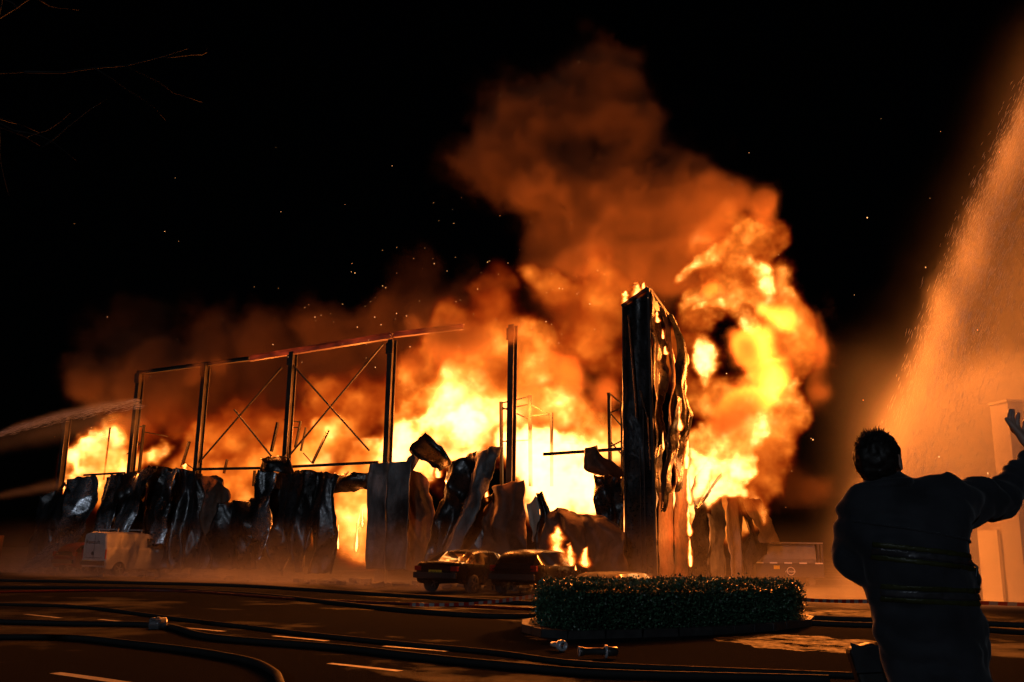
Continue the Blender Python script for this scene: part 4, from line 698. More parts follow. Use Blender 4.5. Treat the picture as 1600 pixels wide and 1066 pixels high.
M_ALU = simple('coupling_metal', (.5, .54, .6), (.7, .73, .78), (.2, .35), .35, 8, .2, .003); M_BRASS = simple('dark_nozzle', (.03, .03, .03), (.05, .05, .05), (.3, .4))
def onG(p, z, az, tilt=90): return Matrix.Translation((p[0], p[1], z)) @ Matrix.Rotation(rad(az), 4, 'Z') @ Matrix.Rotation(rad(tilt), 4, 'Y')
cp = empty('hose_coupling', onG((0.737, 13.42, 0), .075, -60), 'open ring shaped metal hose coupling lying below the hedge kerb', 'coupling')
m = MB(); m.lathe([(.045, -.05), (.072, -.05), (.075, -.02), (.075, .02), (.068, .045), (.045, .05), (.038, .02), (.038, -.02)], 22); m.build('ring', M_ALU, cp, True)
m = MB(); m.lathe([(.025, -.26), (.034, -.25), (.04, -.05), (.03, -.045)], 16); m.build('shank', M_ALU, cp, True)
nz = empty('branch_pipe', onG((1.16, 12.61, 0), .085, 8), 'short nozzle pipe with a bright metal rim lying on the road', 'nozzle')
m = MB(); m.lathe([(.035, -.26), (.055, -.25), (.06, -.20), (.045, -.18), (.045, .05), (.05, .08)], 18); m.build('barrel', M_BRASS, nz, True)
m = MB(); m.lathe([(.05, .08), (.083, .085), (.085, .105), (.05, .11)], 22); m.build('rim', M_ALU, nz, True)
m = MB(); m.lathe([(.05, .11), (.06, .13), (.055, .24), (.03, .25)], 18); m.build('tip', M_BRASS, nz, True)
m = MB(); m.lathe([(.046, -.26), (.062, -.262), (.064, -.25), (.05, -.248)], 18); m.build('collar', M_ALU, nz, True)
hc = empty('hose_coupling', onG((-5.69, 16.06, 0), .08, 20), 'worn metal coupling joining two hose lengths on the left', 'coupling')
m = MB(); m.lathe([(.07, -.14), (.10, -.12), (.10, -.03), (.115, -.02), (.115, .02), (.10, .03), (.10, .12), (.07, .14)], 20); m.build('body', M_ALU, hc, True)
for a in (0, 2.1, 4.2): m = MB(); m.box((.12 * math.cos(a), .12 * math.sin(a), 0), (.04, .05, .09)); m.build('lug', M_ALU, hc)
M_TAPER = simple('red_tape', (.35, .02, .015), (.3, .02, .015), (.35, .45), 0, 3, 0); M_TAPEW = simple('white_tape', (.3, .29, .28), None, (.35, .45), 0, 3, 0)
def tape(pts, label, n=70):
    r_ = empty('barrier_tape', Matrix(), label, 'tape'); P = [Vector(p) for p in pts]; q = [catmull(P, k / n) for k in range(n + 1)]; A = [[], []]
    for k in range(n):
        tw_ = [math.sin(q[i].x * 1.7) * .5 for i in (k, k + 1)]; h = [Vector((0, math.sin(t), math.cos(t))) * .04 for t in tw_]
        A[(k // 2) % 2].append((q[k] - h[0], q[k + 1] - h[1], q[k + 1] + h[1], q[k] + h[0]))
    for j, (nm, mt_) in enumerate((('red_stripe', M_TAPER), ('white_stripe', M_TAPEW))):
        for i in range(0, len(A[j]), 2):
            m = MB()
            for f in A[j][i:i + 2]: m.add([p for p in f] , [(0, 1, 2, 3)]); m.add([p + Vector((0, .002, 0)) for p in f], [(3, 2, 1, 0)])
            m.build(nm, mt_, r_)
tape([(-2.34, 23.32, 0.05), (-1.41, 22.99, 0.08), (-0.432, 22.83, 0.16), (0.25, 21.43, 0.32), (0.701, 19.24, 0.5)], 'red and white barrier tape sagging up to the left end of the hedge')
tape([(5.32, 19.34, 0.5), (6.50, 20.08, 0.42), (7.89, 20.63, 0.4), (9.40, 20.39, 0.42), (10.08, 17.43, 0.5)], 'red and white barrier tape stretched right behind the firefighter', 110)

# scattered rubble on the forecourt
M_RUB = simple('rubble', (.03, .028, .026), (.09, .08, .07), (.6, .9), 0, 5, .6, .01); rub = MB(); rr = random.Random(5)
for k in range(420):
    t_ = rr.uniform(-2, 36); s_ = -abs(rr.gauss(0, 1.6)) - .3; c = W((-t_, s_, 0)); a = rr.choice((.05, .08, .12, .2, .3)) * rr.uniform(.5, 1.2)
    rub.box((c.x, c.y, a * .25), (a * rr.uniform(.6, 2), a, a * .5), Matrix.Rotation(rr.uniform(0, 6), 3, 'Z') @ Matrix.Rotation(rr.uniform(-.3, .3), 3, 'X'))
o = rub.build('rubble', M_RUB); tag(o, 'burnt chips and scraps strewn before the wrecked facade', None, None, 'stuff')
# burnt car shell right of the hatchback, scrap sheet left of the tower
bc = car('burning_car_wreck', park((2.5, 29.9), -4), 'burnt out car wreck with flames on its back, beside the hatchback', 'car', M_RUBW, HAT, 4.1, 1.78, ((.75, 3.25), .28, 1.0), (.05, .80, .45), [(.10, .74, .86, .12, .2, .16)], None)
bc.scale = (1, 1, .5)
sed.scale = (1, 1, .95); hat.scale = (1, 1, .94)
fs_ = empty('fallen_sheet', Matrix.Translation(W((-1.6, -3.2, 0))), 'dark flat sheet fallen on the ground before the tower', 'metal sheet')
sheet('crumpled_plate', [(-.9, .2, .25), (-.95, -.3, .42), (-1.0, -.9, .05)], [(1.1, .2, .2), (1.0, -.3, .5), (1.2, -.9, .05)], M_DARK, fs_, .10, 2, .08, 91, .06, out=(0, 0, 1))

# ------------------------------------------------------------------ bare tree, its twigs reach in at the top left
M_BARK = simple('bark', (.006, .005, .005), (.012, .010, .009), (.7, .9), 0, 9, .5, .01)
bt = empty('bare_tree', Matrix.Translation((-8.3, 8.9, 0)), 'bare twigs of a leafless tree at the top left', 'tree')
tr = MB(); tr.tube([(0, 0, 0), (.05, 0, 1.5), (.0, .1, 3.2), (.1, 0, 5.2), (.2, .1, 7.4)], [.17, .14, .12, .08, .03], 10); tr.build('trunk', M_BARK, bt, True)
br = MB(); ra = random.Random(9)
def twig(p, d, l_, r_, dep):
    pts = [p]; q = p.copy(); dd = d.copy()
    for k in range(5):
        dd = (dd + Vector((ra.gauss(0, .16), ra.gauss(0, .16), ra.gauss(-.01, .13)))).normalized(); q = q + dd * l_ / 5; pts.append(q.copy())
        if dep and ra.random() < .8: twig(q, (dd + Vector((ra.gauss(0, .6), ra.gauss(0, .6), ra.gauss(0, .5)))).normalized(), l_ * ra.uniform(.4, .65), r_ * .55, dep - 1)
    br.tube(pts, [r_ * (1 - k / 6.5) for k in range(6)], 5)
for k in range(11):
    z = 5.1 + k * .28; a = rad(-35 + 37 * k * 1.0) if k % 2 else rad(ra.uniform(-40, 10)); twig(Vector((.08, .05, z)), Vector((math.cos(a), math.sin(a), ra.uniform(-.05, .35))).normalized(), ra.uniform(2.2, 3.2), .028, 2)
br.build('crown', M_BARK, bt, True)

# ------------------------------------------------------------------ the firefighter (signed distance field -> one skin)
def nets(sd, mn, h):
    """naive surface nets on a numpy signed distance grid"""
    s = sd < 0; n = sd.shape
    c = [(i, j, k) for i in (0, 1) for j in (0, 1) for k in (0, 1)]
    sh = lambda a, i, j, k: a[i:n[0] - 1 + i, j:n[1] - 1 + j, k:n[2] - 1 + k]
    cnt = sum(sh(s, *q).astype(np.int8) for q in c); act = (cnt > 0) & (cnt < 8)
    idx = -np.ones(act.shape, int); cells = np.argwhere(act); idx[act] = np.arange(len(cells))
    acc = np.zeros((len(cells), 3)); num = np.zeros(len(cells))
    for a in c:
        for ax in range(3):
            if a[ax]: continue
            b = list(a); b[ax] = 1
            va = sh(sd, *a)[act]; vb = sh(sd, *b)[act]; m = (va < 0) != (vb < 0); t = np.zeros_like(va); t[m] = va[m] / (va[m] - vb[m])
            p = np.tile(np.array(a, float), (len(cells), 1)); p[:, ax] += t; acc[m] += p[m]; num[m] += 1
    V = (cells + acc / num[:, None]) * h + np.array(mn); F = []
    for ax in range(3):
        lo = [slice(1, n[k] - 1) for k in range(3)]; lo[ax] = slice(0, n[ax] - 1); hi = list(lo); hi[ax] = slice(1, n[ax])
        A = s[tuple(lo)]; Bq = s[tuple(hi)]; E = np.argwhere(A != Bq)
        off = np.array([lo[k].start for k in range(3)]); E = E + off; o1, o2 = [k for k in range(3) if k != ax]
        d1 = np.zeros(3, int); d1[o1] = 1; d2 = np.zeros(3, int); d2[o2] = 1
        g = lambda e: idx[e[:, 0], e[:, 1], e[:, 2]]
        q = np.stack([g(E - d1 - d2), g(E - d2), g(E), g(E - d1)], 1)
        flip = s[E[:, 0], E[:, 1], E[:, 2]]
        if ax == 1: flip = ~flip
        q[~flip] = q[~flip][:, ::-1]; F.append(q)
    return V, np.concatenate(F)
def mkgrid(lo, hi, h):
    ax = [np.arange(a, b, h) for a, b in zip(lo, hi)]; return np.stack(np.meshgrid(*ax, indexing='ij'), -1)
def cone(P, a, b, ra, rb, sc=(1, 1, 1)):
    sc = np.array(sc); a = np.array(a) / sc; b = np.array(b) / sc; p = P / sc; d = b - a; L2 = max(1e-9, d @ d)
    t = np.clip(((p - a) @ d) / L2, 0, 1); return (np.linalg.norm(p - a - t[..., None] * d, axis=-1) - (ra + (rb - ra) * t)) * sc.min()
def su(ds, k=.03):
    out = ds[0]
    for d in ds[1:]:
        hh = np.clip(.5 + .5 * (d - out) / k, 0, 1); out = d * (1 - hh) + out * hh - k * hh * (1 - hh)
    return out
def lattice(P, cell, seed, rough=1.0):
    """cheap smooth noise evaluated on any points"""
    r = np.random.default_rng(seed); T = r.random((24, 24, 24)) * 2 - 1; q = P / cell + 11.3; i = np.floor(q).astype(int); f = q - i; f = f * f * (3 - 2 * f); o = 0
    for a in (0, 1):
        for b in (0, 1):
            for c in (0, 1):
                w_ = (f[..., 0] if a else 1 - f[..., 0]) * (f[..., 1] if b else 1 - f[..., 1]) * (f[..., 2] if c else 1 - f[..., 2])
                o = o + w_ * T[(i[..., 0] + a) % 24, (i[..., 1] + b) % 24, (i[..., 2] + c) % 24]
    return o
def skin(name, parts, mat, parent, smooth=True):
    vs = []; fs = []; b = 0
    for V, F in parts: vs.append(V); fs.append(F + b); b += len(V)
    V = np.concatenate(vs); F = np.concatenate(fs); me = bpy.data.meshes.new(name); me.from_pydata(V.tolist(), [], F.tolist()); me.update()
    me.polygons.foreach_set('use_smooth', [smooth] * len(me.polygons)); bm = bmesh.new(); bm.from_mesh(me); bmesh.ops.recalc_face_normals(bm, faces=bm.faces); bm.to_mesh(me); bm.free()
    return link(name, me, mat, parent)
def fabric(name, c1, c2):
    m, t, b, o = nodes(name); n = noise(t, 6, 6); f = noise(t, 260, 2)
    t.links.new(ramp(t, n, [(.3, c1), (.7, c2)]), b.inputs['Base Color']); b.inputs['Roughness'].default_value = .78; b.inputs['Sheen Weight'].default_value = .15; b.inputs['Specular IOR Level'].default_value = .3
    bump(t, b, f, .25, .001); return m
M_COAT = fabric('turnout_fabric', (.015, .017, .022), (.038, .041, .050)); M_TROU = fabric('turnout_trousers_fabric', (.015, .015, .018), (.03, .03, .033))
M_SKIN = simple('skin', (.42, .25, .18), (.50, .30, .22), (.45, .55), 0, 12, .1, .002); M_HAIR = simple('dark_hair', (.010, .008, .007), (.02, .016, .013), (.45, .6), 0, 30, .4, .003)
M_YEL = simple('fluorescent_yellow_stripe', (.032, .035, .008), (.05, .054, .011), (.4, .5), 0, 30, .1, .001); M_REF = simple('silver_reflective_stripe', (.05, .05, .055), (.08, .08, .09), (.3, .4), .3, 30, .1, .001)
M_BOOT = simple('boot_rubber', (.012, .012, .012), (.02, .02, .02), (.5, .6)); M_EYE = simple('eye_white', (.7, .68, .65), None, (.1, .1), 0, 3, 0)
pe = empty('person', Matrix(), 'firefighter seen from behind in dark yellow striped coat, one arm raised towards the fire', 'person')
v3 = lambda p: np.array(p, float)
hip = v3((1.62, 3.72, 0.796)); waist = v3((1.59, 3.70, 1.03)); chest = v3((1.53, 3.66, 1.31)); shl = v3((1.36, 3.68, 1.46)); shr = v3((1.69, 3.68, 1.51)); neck = v3((1.44, 3.67, 1.56)); head = v3((1.43, 3.68, 1.66))
ell = v3((1.34, 3.76, 1.30)); hal = v3((1.52, 4.02, 1.21)); elr = v3((1.96, 3.84, 1.54)); wrr = v3((2.24, 4.02, 1.73))
lo, hi = (chest[0] - .42, 3.30, .60), (wrr[0] + .14, 4.25, 1.78)
def coatf(P):
    coat = su([cone(P, hip + [0, 0, -.0], waist, .213, .193, (1.0, .78, 1)), cone(P, waist, chest, .193, .223, (1.0, .74, 1)), cone(P, (shl + chest) / 2 + [0.02, 0, .03], (shr + chest) / 2 + [0.0, 0, .04], .145, .15, (1, .9, 1)),
               cone(P, shl + [.02, 0, -.02], shr + [-.03, 0, -.005], .095, .10, (1, 1, 1)), cone(P, shl, ell, .095, .080), cone(P, ell, hal, .080, .062), cone(P, neck + [0, 0, -.04], neck + [.0, .01, .005], .105, .082)], .05)
    coat = su([coat, cone(P, shr + [-.02, 0, -.005], elr, .100, .084)], .045); coat = su([coat, cone(P, elr, wrr, .084, .056)], .02)
    dn = lattice(P * [1, 1, .55], .09, 1) * .010 + (.5 - np.abs(lattice(P * [.6, 1, 1.3] + P[..., [2]] * [.35, 0, 0], .085, 2))) * .020 + lattice(P, .035, 3) * .003
    rt = lattice(P * [.8, 1, 1] @ np.array([[.8, 0, -.6], [0, 1, 0], [.6, 0, .8]]) * [1.6, 1, .45], .06, 6)
    dn = dn + (.5 - np.abs(rt)) * .016 * np.clip((P[..., 0] - chest[0] - .02) * 8, 0, 1)
    coat = coat + dn
    coat = np.maximum(coat, (.70 - P[..., 2]))
    return coat
P = mkgrid(lo, hi, .0125); coat = coatf(P)
skin('turnout_coat', [nets(coat, lo, .0125)], M_COAT, pe)
# hair-line seams: yoke
def band(name, c, nrm, hw, th, x0, mat, side=0):
    """a flat tape that follows the coat: finer slice of the same field"""
    nrm = v3(nrm); nrm /= np.linalg.norm(nrm); c = v3(c); h = .0055
    l_ = (x0 - .02, 3.35, c[2] - .075); h_ = (chest[0] + .36, 4.1, c[2] + .075); Q = mkgrid(l_, h_, h)
    cf = coatf(Q); off = x0 - Q[..., 0]
    for (dc, w_, t_, m_, nm) in ((0, hw[0], th, mat[0], name[0]),) + (((hw[0] + hw[1], hw[1], th * .8, mat[1], name[1]), (-hw[0] - hw[1], hw[1], th * .8, mat[1], name[1])) if len(hw) > 1 else ()):
        s_ = np.abs((Q - c) @ nrm - dc) - w_
        skin(nm, [nets(np.maximum(np.maximum(cf - t_, -cf - .006), np.maximum(s_, off)), l_, h)], m_, pe)
for c_, tilt, x0 in (((1.48, 3.50, 1.31), (.10, 0, 1), v3((1.34, 3.60, 1.31))[0]), ((1.50, 3.50, 1.17), (.03, 0, 1), v3((1.37, 3.60, 1.17))[0])):
    band(('reflective_stripe', 'yellow_stripe'), c_, tilt, (.0125, .0100), .0035, x0, (M_REF, M_YEL))
band(('yoke_seam',), (1.43, 3.50, 1.41), (.16, 0, 1), (.005,), .005, v3((1.29, 3.60, 1.41))[0], (M_COAT,))
ax_ = (wrr - elr) / np.linalg.norm(wrr - elr)
# trousers and boots
lo2, hi2 = (hip[0] - .36, 3.42, .02), (hip[0] + .40, 4.05, .86); P = mkgrid(lo2, hi2, .014)
kl = v3((hip[0] - .17, 3.72, .47)); kr = v3((hip[0] + .17, 3.66, .47)); al = v3((hip[0] - .22, 3.68, .12)); ar = v3((hip[0] + .22, 3.74, .12)); hl = v3((hip[0] - .10, 3.72, .80)); hr_ = v3((hip[0] + .10, 3.72, .80))
tro = su([cone(P, hl, kl, .135, .098), cone(P, kl, al, .098, .088), cone(P, hr_, kr, .135, .098), cone(P, kr, ar, .098, .088)], .03) + lattice(P * [1, 1, .7], .07, 4) * .012
tro = np.maximum(tro, .13 - P[..., 2]); skin('trousers', [nets(tro, lo2, .014)], M_TROU, pe)
for a_ in (al, ar):
    b1 = su([cone(P, a_ * [1, 1, 0] + [0, .0, .06], a_ * [1, 1, 0] + [0, .15, .055], .062, .055), cone(P, a_ * [1, 1, 0] + [0, 0, .06], a_ + [0, 0, .06], .062, .072)], .03); b1 = np.maximum(b1, .025 - P[..., 2])
    skin('boot', [nets(b1, lo2, .014)], M_BOOT, pe)
# body: head, neck, hidden trunk and hands, one figure
def rotm(fwd, up=(0, 0, 1)):
    f = v3(fwd); f /= np.linalg.norm(f); r_ = np.cross(f, v3(up)); r_ /= np.linalg.norm(r_); return np.stack([r_, f, np.cross(r_, f)])
RH = rotm((.62, .68, .42), (-.10, -.1, 1))
lo3, hi3 = head - .21, head + .21; P = mkgrid(lo3, hi3, .0065); q = (P - head) @ RH.T          # head frame: x right, y face, z up
hd = su([cone(q, (0, -.012, .02), (0, .012, .022), .082, .080, (.92, 1.06, 1.08)), cone(q, (0, .030, -.055), (0, .052, -.075), .052, .038, (1.05, 1, 1)), cone(q, (0, .055, -.02), (0, .062, .03), .050, .046, (1.1, 1, 1))], .03)
hd = su([hd, cone(q, (0, .098, .012), (0, .118, -.022), .008, .013)], .012); hd = su([hd, cone(q, (-.018, .098, -.052), (.018, .098, -.052), .008, .008)], .01)
for s_ in (-1, 1): hd = -su([-hd, -(-cone(q, (s_ * .032, .110, .018), (s_ * .032, .112, .018), .014, .014))], .01) if False else np.maximum(hd, -cone(q, (s_ * .032, .118, .018), (s_ * .034, .118, .018), .016, .016)); hd = su([hd, cone(q, (s_ * .082, -.008, .012), (s_ * .086, -.018, -.018), .016, .011, (.45, 1, 1.3))], .008)
nk = neck; hd = su([hd, cone(P, head + RH.T @ v3((0, -.012, -.04)), nk + [0, .01, -.03], .058, .064)], .03)
bodyparts = [nets(hd, lo3, .0065)]
lo4, hi4 = (chest[0] - .42, 3.30, .02), (wrr[0] + .14, 4.25, 1.56); P = mkgrid(lo4, hi4, .02)
inn = su([cone(P, hip, waist, .15, .13, (1, .75, 1)), cone(P, waist, chest, .13, .16, (1, .72, 1)), cone(P, shl + [.03, 0, -.02], shr + [-.03, 0, -.02], .055, .055), cone(P, shl + [.02, 0, -.02], ell, .05, .042), cone(P, ell, hal, .042, .032), cone(P, shr + [-.02, 0, 0], elr, .05, .042), cone(P, elr, wrr, .042, .030), cone(P, neck, neck + [0, 0, .03], .06, .055),
          cone(P, hl, kl, .085, .06), cone(P, kl, al, .06, .045), cone(P, hr_, kr, .085, .06), cone(P, kr, ar, .06, .045)], .03)
bodyparts.append(nets(inn, lo4, .02))
def hand(w0, R, mirror=1, curl=.25):
    """R rows: x across the palm to the thumb side, y palm normal, z to the fingertips"""
    lo_, hi_ = w0 - .24, w0 + .24; P = mkgrid(lo_, hi_, .0048); q = (P - w0) @ R.T; q = q * [mirror, 1, 1]
    ds = [cone(q, (-.0, 0, -.06), (0, 0, .0), .029, .026, (1.1, .85, 1)), cone(q, (.012, 0, .018), (.016, 0, .075), .024, .022, (1, .55, 1)), cone(q, (-.014, 0, .018), (-.018, 0, .072), .024, .021, (1, .55, 1))]
    d = su(ds, .018)
    for x, L_, rr in ((.031, .070, .0092), (.010, .079, .0095), (-.011, .073, .0092), (-.031, .058, .0080)):
        sp_ = x * .10; p0 = v3((x, 0, .085 - abs(x) * .25)); p1 = p0 + v3((sp_ * .4, .006 + curl * .01, .45 * L_)); p2 = p1 + v3((sp_ * .2, .010 + curl * .03, .30 * L_)); p3 = p2 + v3((0, .012 + curl * .03, .20 * L_))
        f = np.minimum(np.minimum(cone(q, p0, p1, rr * 1.08, rr), cone(q, p1, p2, rr, rr * .93)), cone(q, p2, p3, rr * .93, rr * .8)); d = su([d, f], .006)
    t0 = v3((.026, .004, .022)); t1 = v3((.052, .014, .052)); t2 = v3((.062, .018, .082)); t3 = v3((.064, .020, .100))
    return nets(su([d, np.minimum(np.minimum(cone(q, t0, t1, .016, .0115), cone(q, t1, t2, .0112, .0105)), cone(q, t2, t3, .0104, .0085))], .010), lo_, .0048)
bodyparts.append(hand(wrr + v3((.0, .042, .042)), rotm((0, 0, 1))[[0, 1, 2]] if False else np.stack([v3((-.86, -.50, .08)), np.cross(v3((.10, .72, .69)), v3((-.86, -.50, .08))), v3((.10, .72, .69))])))
fd = (hal - ell) / np.linalg.norm(hal - ell); xs = np.cross(fd, v3((0, 0, 1))); xs /= np.linalg.norm(xs)
bodyparts.append(hand(hal + fd * .05, np.stack([np.cross(xs, fd) * 1.0, xs, fd]), 1, 1.6))
bo = skin('body', bodyparts, M_SKIN, pe)
for s_ in (-1, 1):
    m = MB(); c_ = head + RH.T @ v3((s_ * .032, .094, .018)); m.lathe([(.001, -.0125), (.008, -.0098), (.0118, -.004), (.0118, .004), (.008, .0098), (.001, .0125)], 14, Matrix.Translation(c_)); m.build('eye', M_EYE, pe, True)
P = mkgrid(lo3, hi3, .0065); q = (P - head) @ RH.T
hs = cone(q, (0, -.018, .024), (0, .006, .028), .090, .086, (.93, 1.06, 1.09)) + lattice(P, .02, 8) * .006 + lattice(P, .009, 9) * .003
face = (q[..., 1] - .035) - np.clip(q[..., 2] - .02, 0, .06) * 1.1; hs = np.maximum(hs, np.minimum(face, 1)); hs = np.maximum(hs, -.062 - q[..., 2] + np.clip(q[..., 1] + .02, 0, 1) * .6)
hair = skin('hair', [nets(hs, lo3, .0065)], M_HAIR, pe)
m = MB(); rh = random.Random(2)
for k in range(900):
    th = rh.uniform(0, 2 * math.pi); z = rh.uniform(-.5, 1); r0 = math.sqrt(max(0, 1 - z * z)); n3 = v3((r0 * math.cos(th) * .93, r0 * math.sin(th) * 1.06, z * 1.09)); p = v3((0, -.006, .026)) + n3 * .083
    if p[1] > .03 + max(0, p[2] - .02) * 1.1: continue
    top = max(0, z - .25); l_ = .008 + .040 * top * rh.random() ** 1.5; dr = n3 + v3((rh.gauss(0, .35), .5 * top + rh.gauss(0, .3), rh.gauss(0, .25) + .5 * top)); dr /= np.linalg.norm(dr)
    a = head + RH.T @ p; b = head + RH.T @ (p + dr * l_); m.tube([Vector(a), Vector((a + b) / 2 + v3((0, 0, .001))), Vector(b)], [.0035, .0026, .0006], 4)
o = m.build('hair_tufts', M_HAIR, pe); o['kind'] = 'stuff'
# wrist strap, collar, coat details
m = MB(); c_ = wrr + ax_ * .006
m.tube([Vector(c_ + (np.cross(ax_, v3((0, 1, 0))) * math.cos(a) + np.cross(ax_, np.cross(ax_, v3((0, 1, 0)))) * math.sin(a)) * .046) for a in [k * math.pi / 8 for k in range(17)]], .012, 6); m.build('cuff', M_COAT, pe, True)
m = MB(); cc = neck + v3((0, .005, .005)); m.tube([Vector(cc + v3((.092 * math.cos(a), .080 * math.sin(a), .012 * math.cos(a) + .008))) for a in [k * math.pi / 12 for k in range(25)]], .020, 8); m.build('collar', M_COAT, pe, True)
# tool pouch with flap at the left hip, zip pull on the right side
m = MB(); c_ = v3((1.31, 3.62, 0.905)); m.box(c_, (.10, .07, .17), Matrix.Rotation(rad(-16), 3, 'Y')); o = m.build('tool_pouch', M_BOOT, pe); bv = o.modifiers.new('b', 'BEVEL'); bv.width = .015; bv.segments = 2
m = MB(); m.add([(1.24, 3.58, 0.999), (1.29, 3.57, 0.983), (1.34, 3.58, 0.991), (1.34, 3.56, 0.901), (1.25, 3.56, 0.896), (1.25, 3.60, 0.997), (1.30, 3.60, 0.98), (1.35, 3.60, 0.99), (1.35, 3.59, 0.898), (1.26, 3.59, 0.892)], [(0, 1, 2, 3, 4), (9, 8, 7, 6, 5)] + [(i, i + 5, (i + 1) % 5 + 5, (i + 1) % 5) for i in range(5)]); m.build('pouch_flap', M_TROU, pe)
m = MB(); m.tube([(1.72, 3.62, 1.29), (1.74, 3.61, 1.27), (1.73, 3.61, 1.23), (1.74, 3.60, 1.21)], .006, 6); m.build('zip_pull', M_TRIM, pe, True)

# ------------------------------------------------------------------ water spray, ground smoke, small flames, sparks
I4 = Matrix()
R2 = np.random.default_rng(23)
mn, mx = (7.5, 24, .05), (27, 35, 21.5)
n, size, (X, Y, Z) = grid(mn, mx, .21)
wp = warpf(n, size, 4, .8, R2); wj = warpf(n, size, 1.5, .25, R2)
jet = [([(19.24, 29.00, 19.52, 0.305), (17.91, 29.00, 17.35, 0.473), (16.58, 29.00, 14.79, 0.591), (15.14, 29.00, 11.87, 0.703), (13.87, 29.00, 9.08, 0.77), (12.86, 29.00, 6.59, 0.955), (12.20, 29.00, 4.59, 1.10), (11.67, 29.00, 2.65, 1.16)], 1.0)]
low = [B((13.19, 29.00, 4.61, 1.67),.6), B((14.99, 29.00, 5.03, 2.16),.65), B((15.31, 29.00, 6.23, 1.19),.55), B((11.94, 28.00, 1.71, 1.48),.6), B((14.17, 28.00, 1.74, 2.22),.6), B((10.83, 29.00, 1.70, 0.959),.15), B((15.91, 28.00, 4.16, 2.08),.5), B((10.54, 30.00, 0.643, 0.591),.3)]
soft = [([(19.18, 29.00, 17.13, 1.50), (16.79, 29.00, 10.82, 1.85), (15.15, 29.00, 6.63, 1.99)], .10), ([(11.34, 30.00, 6.75, 1.03), (10.52, 30.00, 3.47, 1.01)], .03)]
e1, w1 = blobs(X, Y, Z, jet, wj, 1.1); e2, w2 = blobs(X, Y, Z, low, wp, .6); e3, w3 = blobs(X, Y, Z, soft, wp, .5)
tex = fbm(n, size, 2.5, 5, R2, .6)
Pq = np.stack([X * .905 + Z * .425, Y, (Z * .905 - X * .425) * .10], -1)   # streaks that follow the fall of the water
stk = lattice(Pq, .9, 31) * .6 + lattice(Pq, .38, 32) * .4
d = np.clip(e1 * (1 + .9 * stk) - .06, 0, 1) * w1 * np.clip(1 + .9 * stk + .5 * tex, .1, 3) + np.clip(e2 * (1 + .8 * tex), 0, 1) * w2 * (1 - sst(Z, 5.4, 8.5)) + np.clip(e3, 0, 1) * w3
d *= sst(X, mn[0], mn[0] + 1.5) * (1 - sst(X, mx[0] - 2, mx[0])) * sst(Y, mn[1], mn[1] + 1) * (1 - sst(Y, mx[1] - 1, mx[1])) * (1 - sst(Z, mx[2] - 1, mx[2]))
d = np.clip(d, 0, 1.5)
o = volume('water_spray', d, mn, mx, smoke_mat('spray', .62, (.95, .93, .9)), I4)
tag(o, 'broad curtain of falling water spray glowing orange at the right', None, None, 'stuff')
rdp = random.Random(8)
def drops(J, N_, sx, sy, sz, lean, rr_, LL):
    dr = MB()
    for k in range(N_):
        t_ = rdp.random() ** .9; c = catmull(J, t_); c2 = catmull(J, min(.999, t_ + .01)); dv = (c2 - c).normalized() if t_ < .98 else (catmull(J, .999) - catmull(J, .98)).normalized()
        a_ = abs(rdp.gauss(0, 1)) * (.25 + .75 * t_)
        c = c + Vector((a_ * lean[0] - lean[0] * .2, rdp.gauss(0, 1) * sy, a_ * lean[1] + rdp.gauss(0, 1) * sz)); L_ = rdp.uniform(*LL); r_ = rdp.choice(rr_); dv = (dv + Vector((rdp.gauss(0, .08), 0, rdp.gauss(0, .08)))).normalized()
        a, b = c - dv * L_, c + dv * L_; s1 = dv.cross(Vector((0, 1, 0))).normalized() * r_; s2 = Vector((0, r_, 0))
        dr.add([a, c + s1, c + s2, c - s1, c - s2, b], [(0, 1, 2), (0, 2, 3), (0, 3, 4), (0, 4, 1), (5, 2, 1), (5, 3, 2), (5, 4, 3), (5, 1, 4)])
    return dr
J = [Vector(p) for p in ((18.18, 29.00, 17.82), (16.59, 29.00, 14.90), (15.15, 29.00, 11.98), (13.88, 29.00, 9.18), (12.86, 29.00, 6.59), (11.88, 29.00, 4.20), (11.38, 29.00, 2.65))]
dr = drops(J, 6500, 0, 1.0, .35, (1.5, 0), (.0035, .0045, .006), (.05, .2))
mw, tw_, bw, ow = nodes('water_drops'); bw.inputs['Base Color'].default_value = (.75, .75, .75, 1); bw.inputs['Roughness'].default_value = .3; bw.inputs['Subsurface Weight'].default_value = 0
tag(dr.build('water_drops', mw), 'streaks of falling water drops along the bright edge of the spray', None, None, 'stuff')
JL = [Vector(p) for p in ((-26.58, 47.00, 6.28), (-24.15, 47.00, 7.14), (-22.30, 47.00, 7.68), (-20.74, 47.00, 8.06), (-18.71, 47.00, 8.51))]
tag(drops(JL, 700, 0, .10, .05, (.2, -.22), (.005, .007, .009), (.08, .3)).build('jet_drops', mw), 'streaks of water drops falling from the jet at the left', None, None, 'stuff')
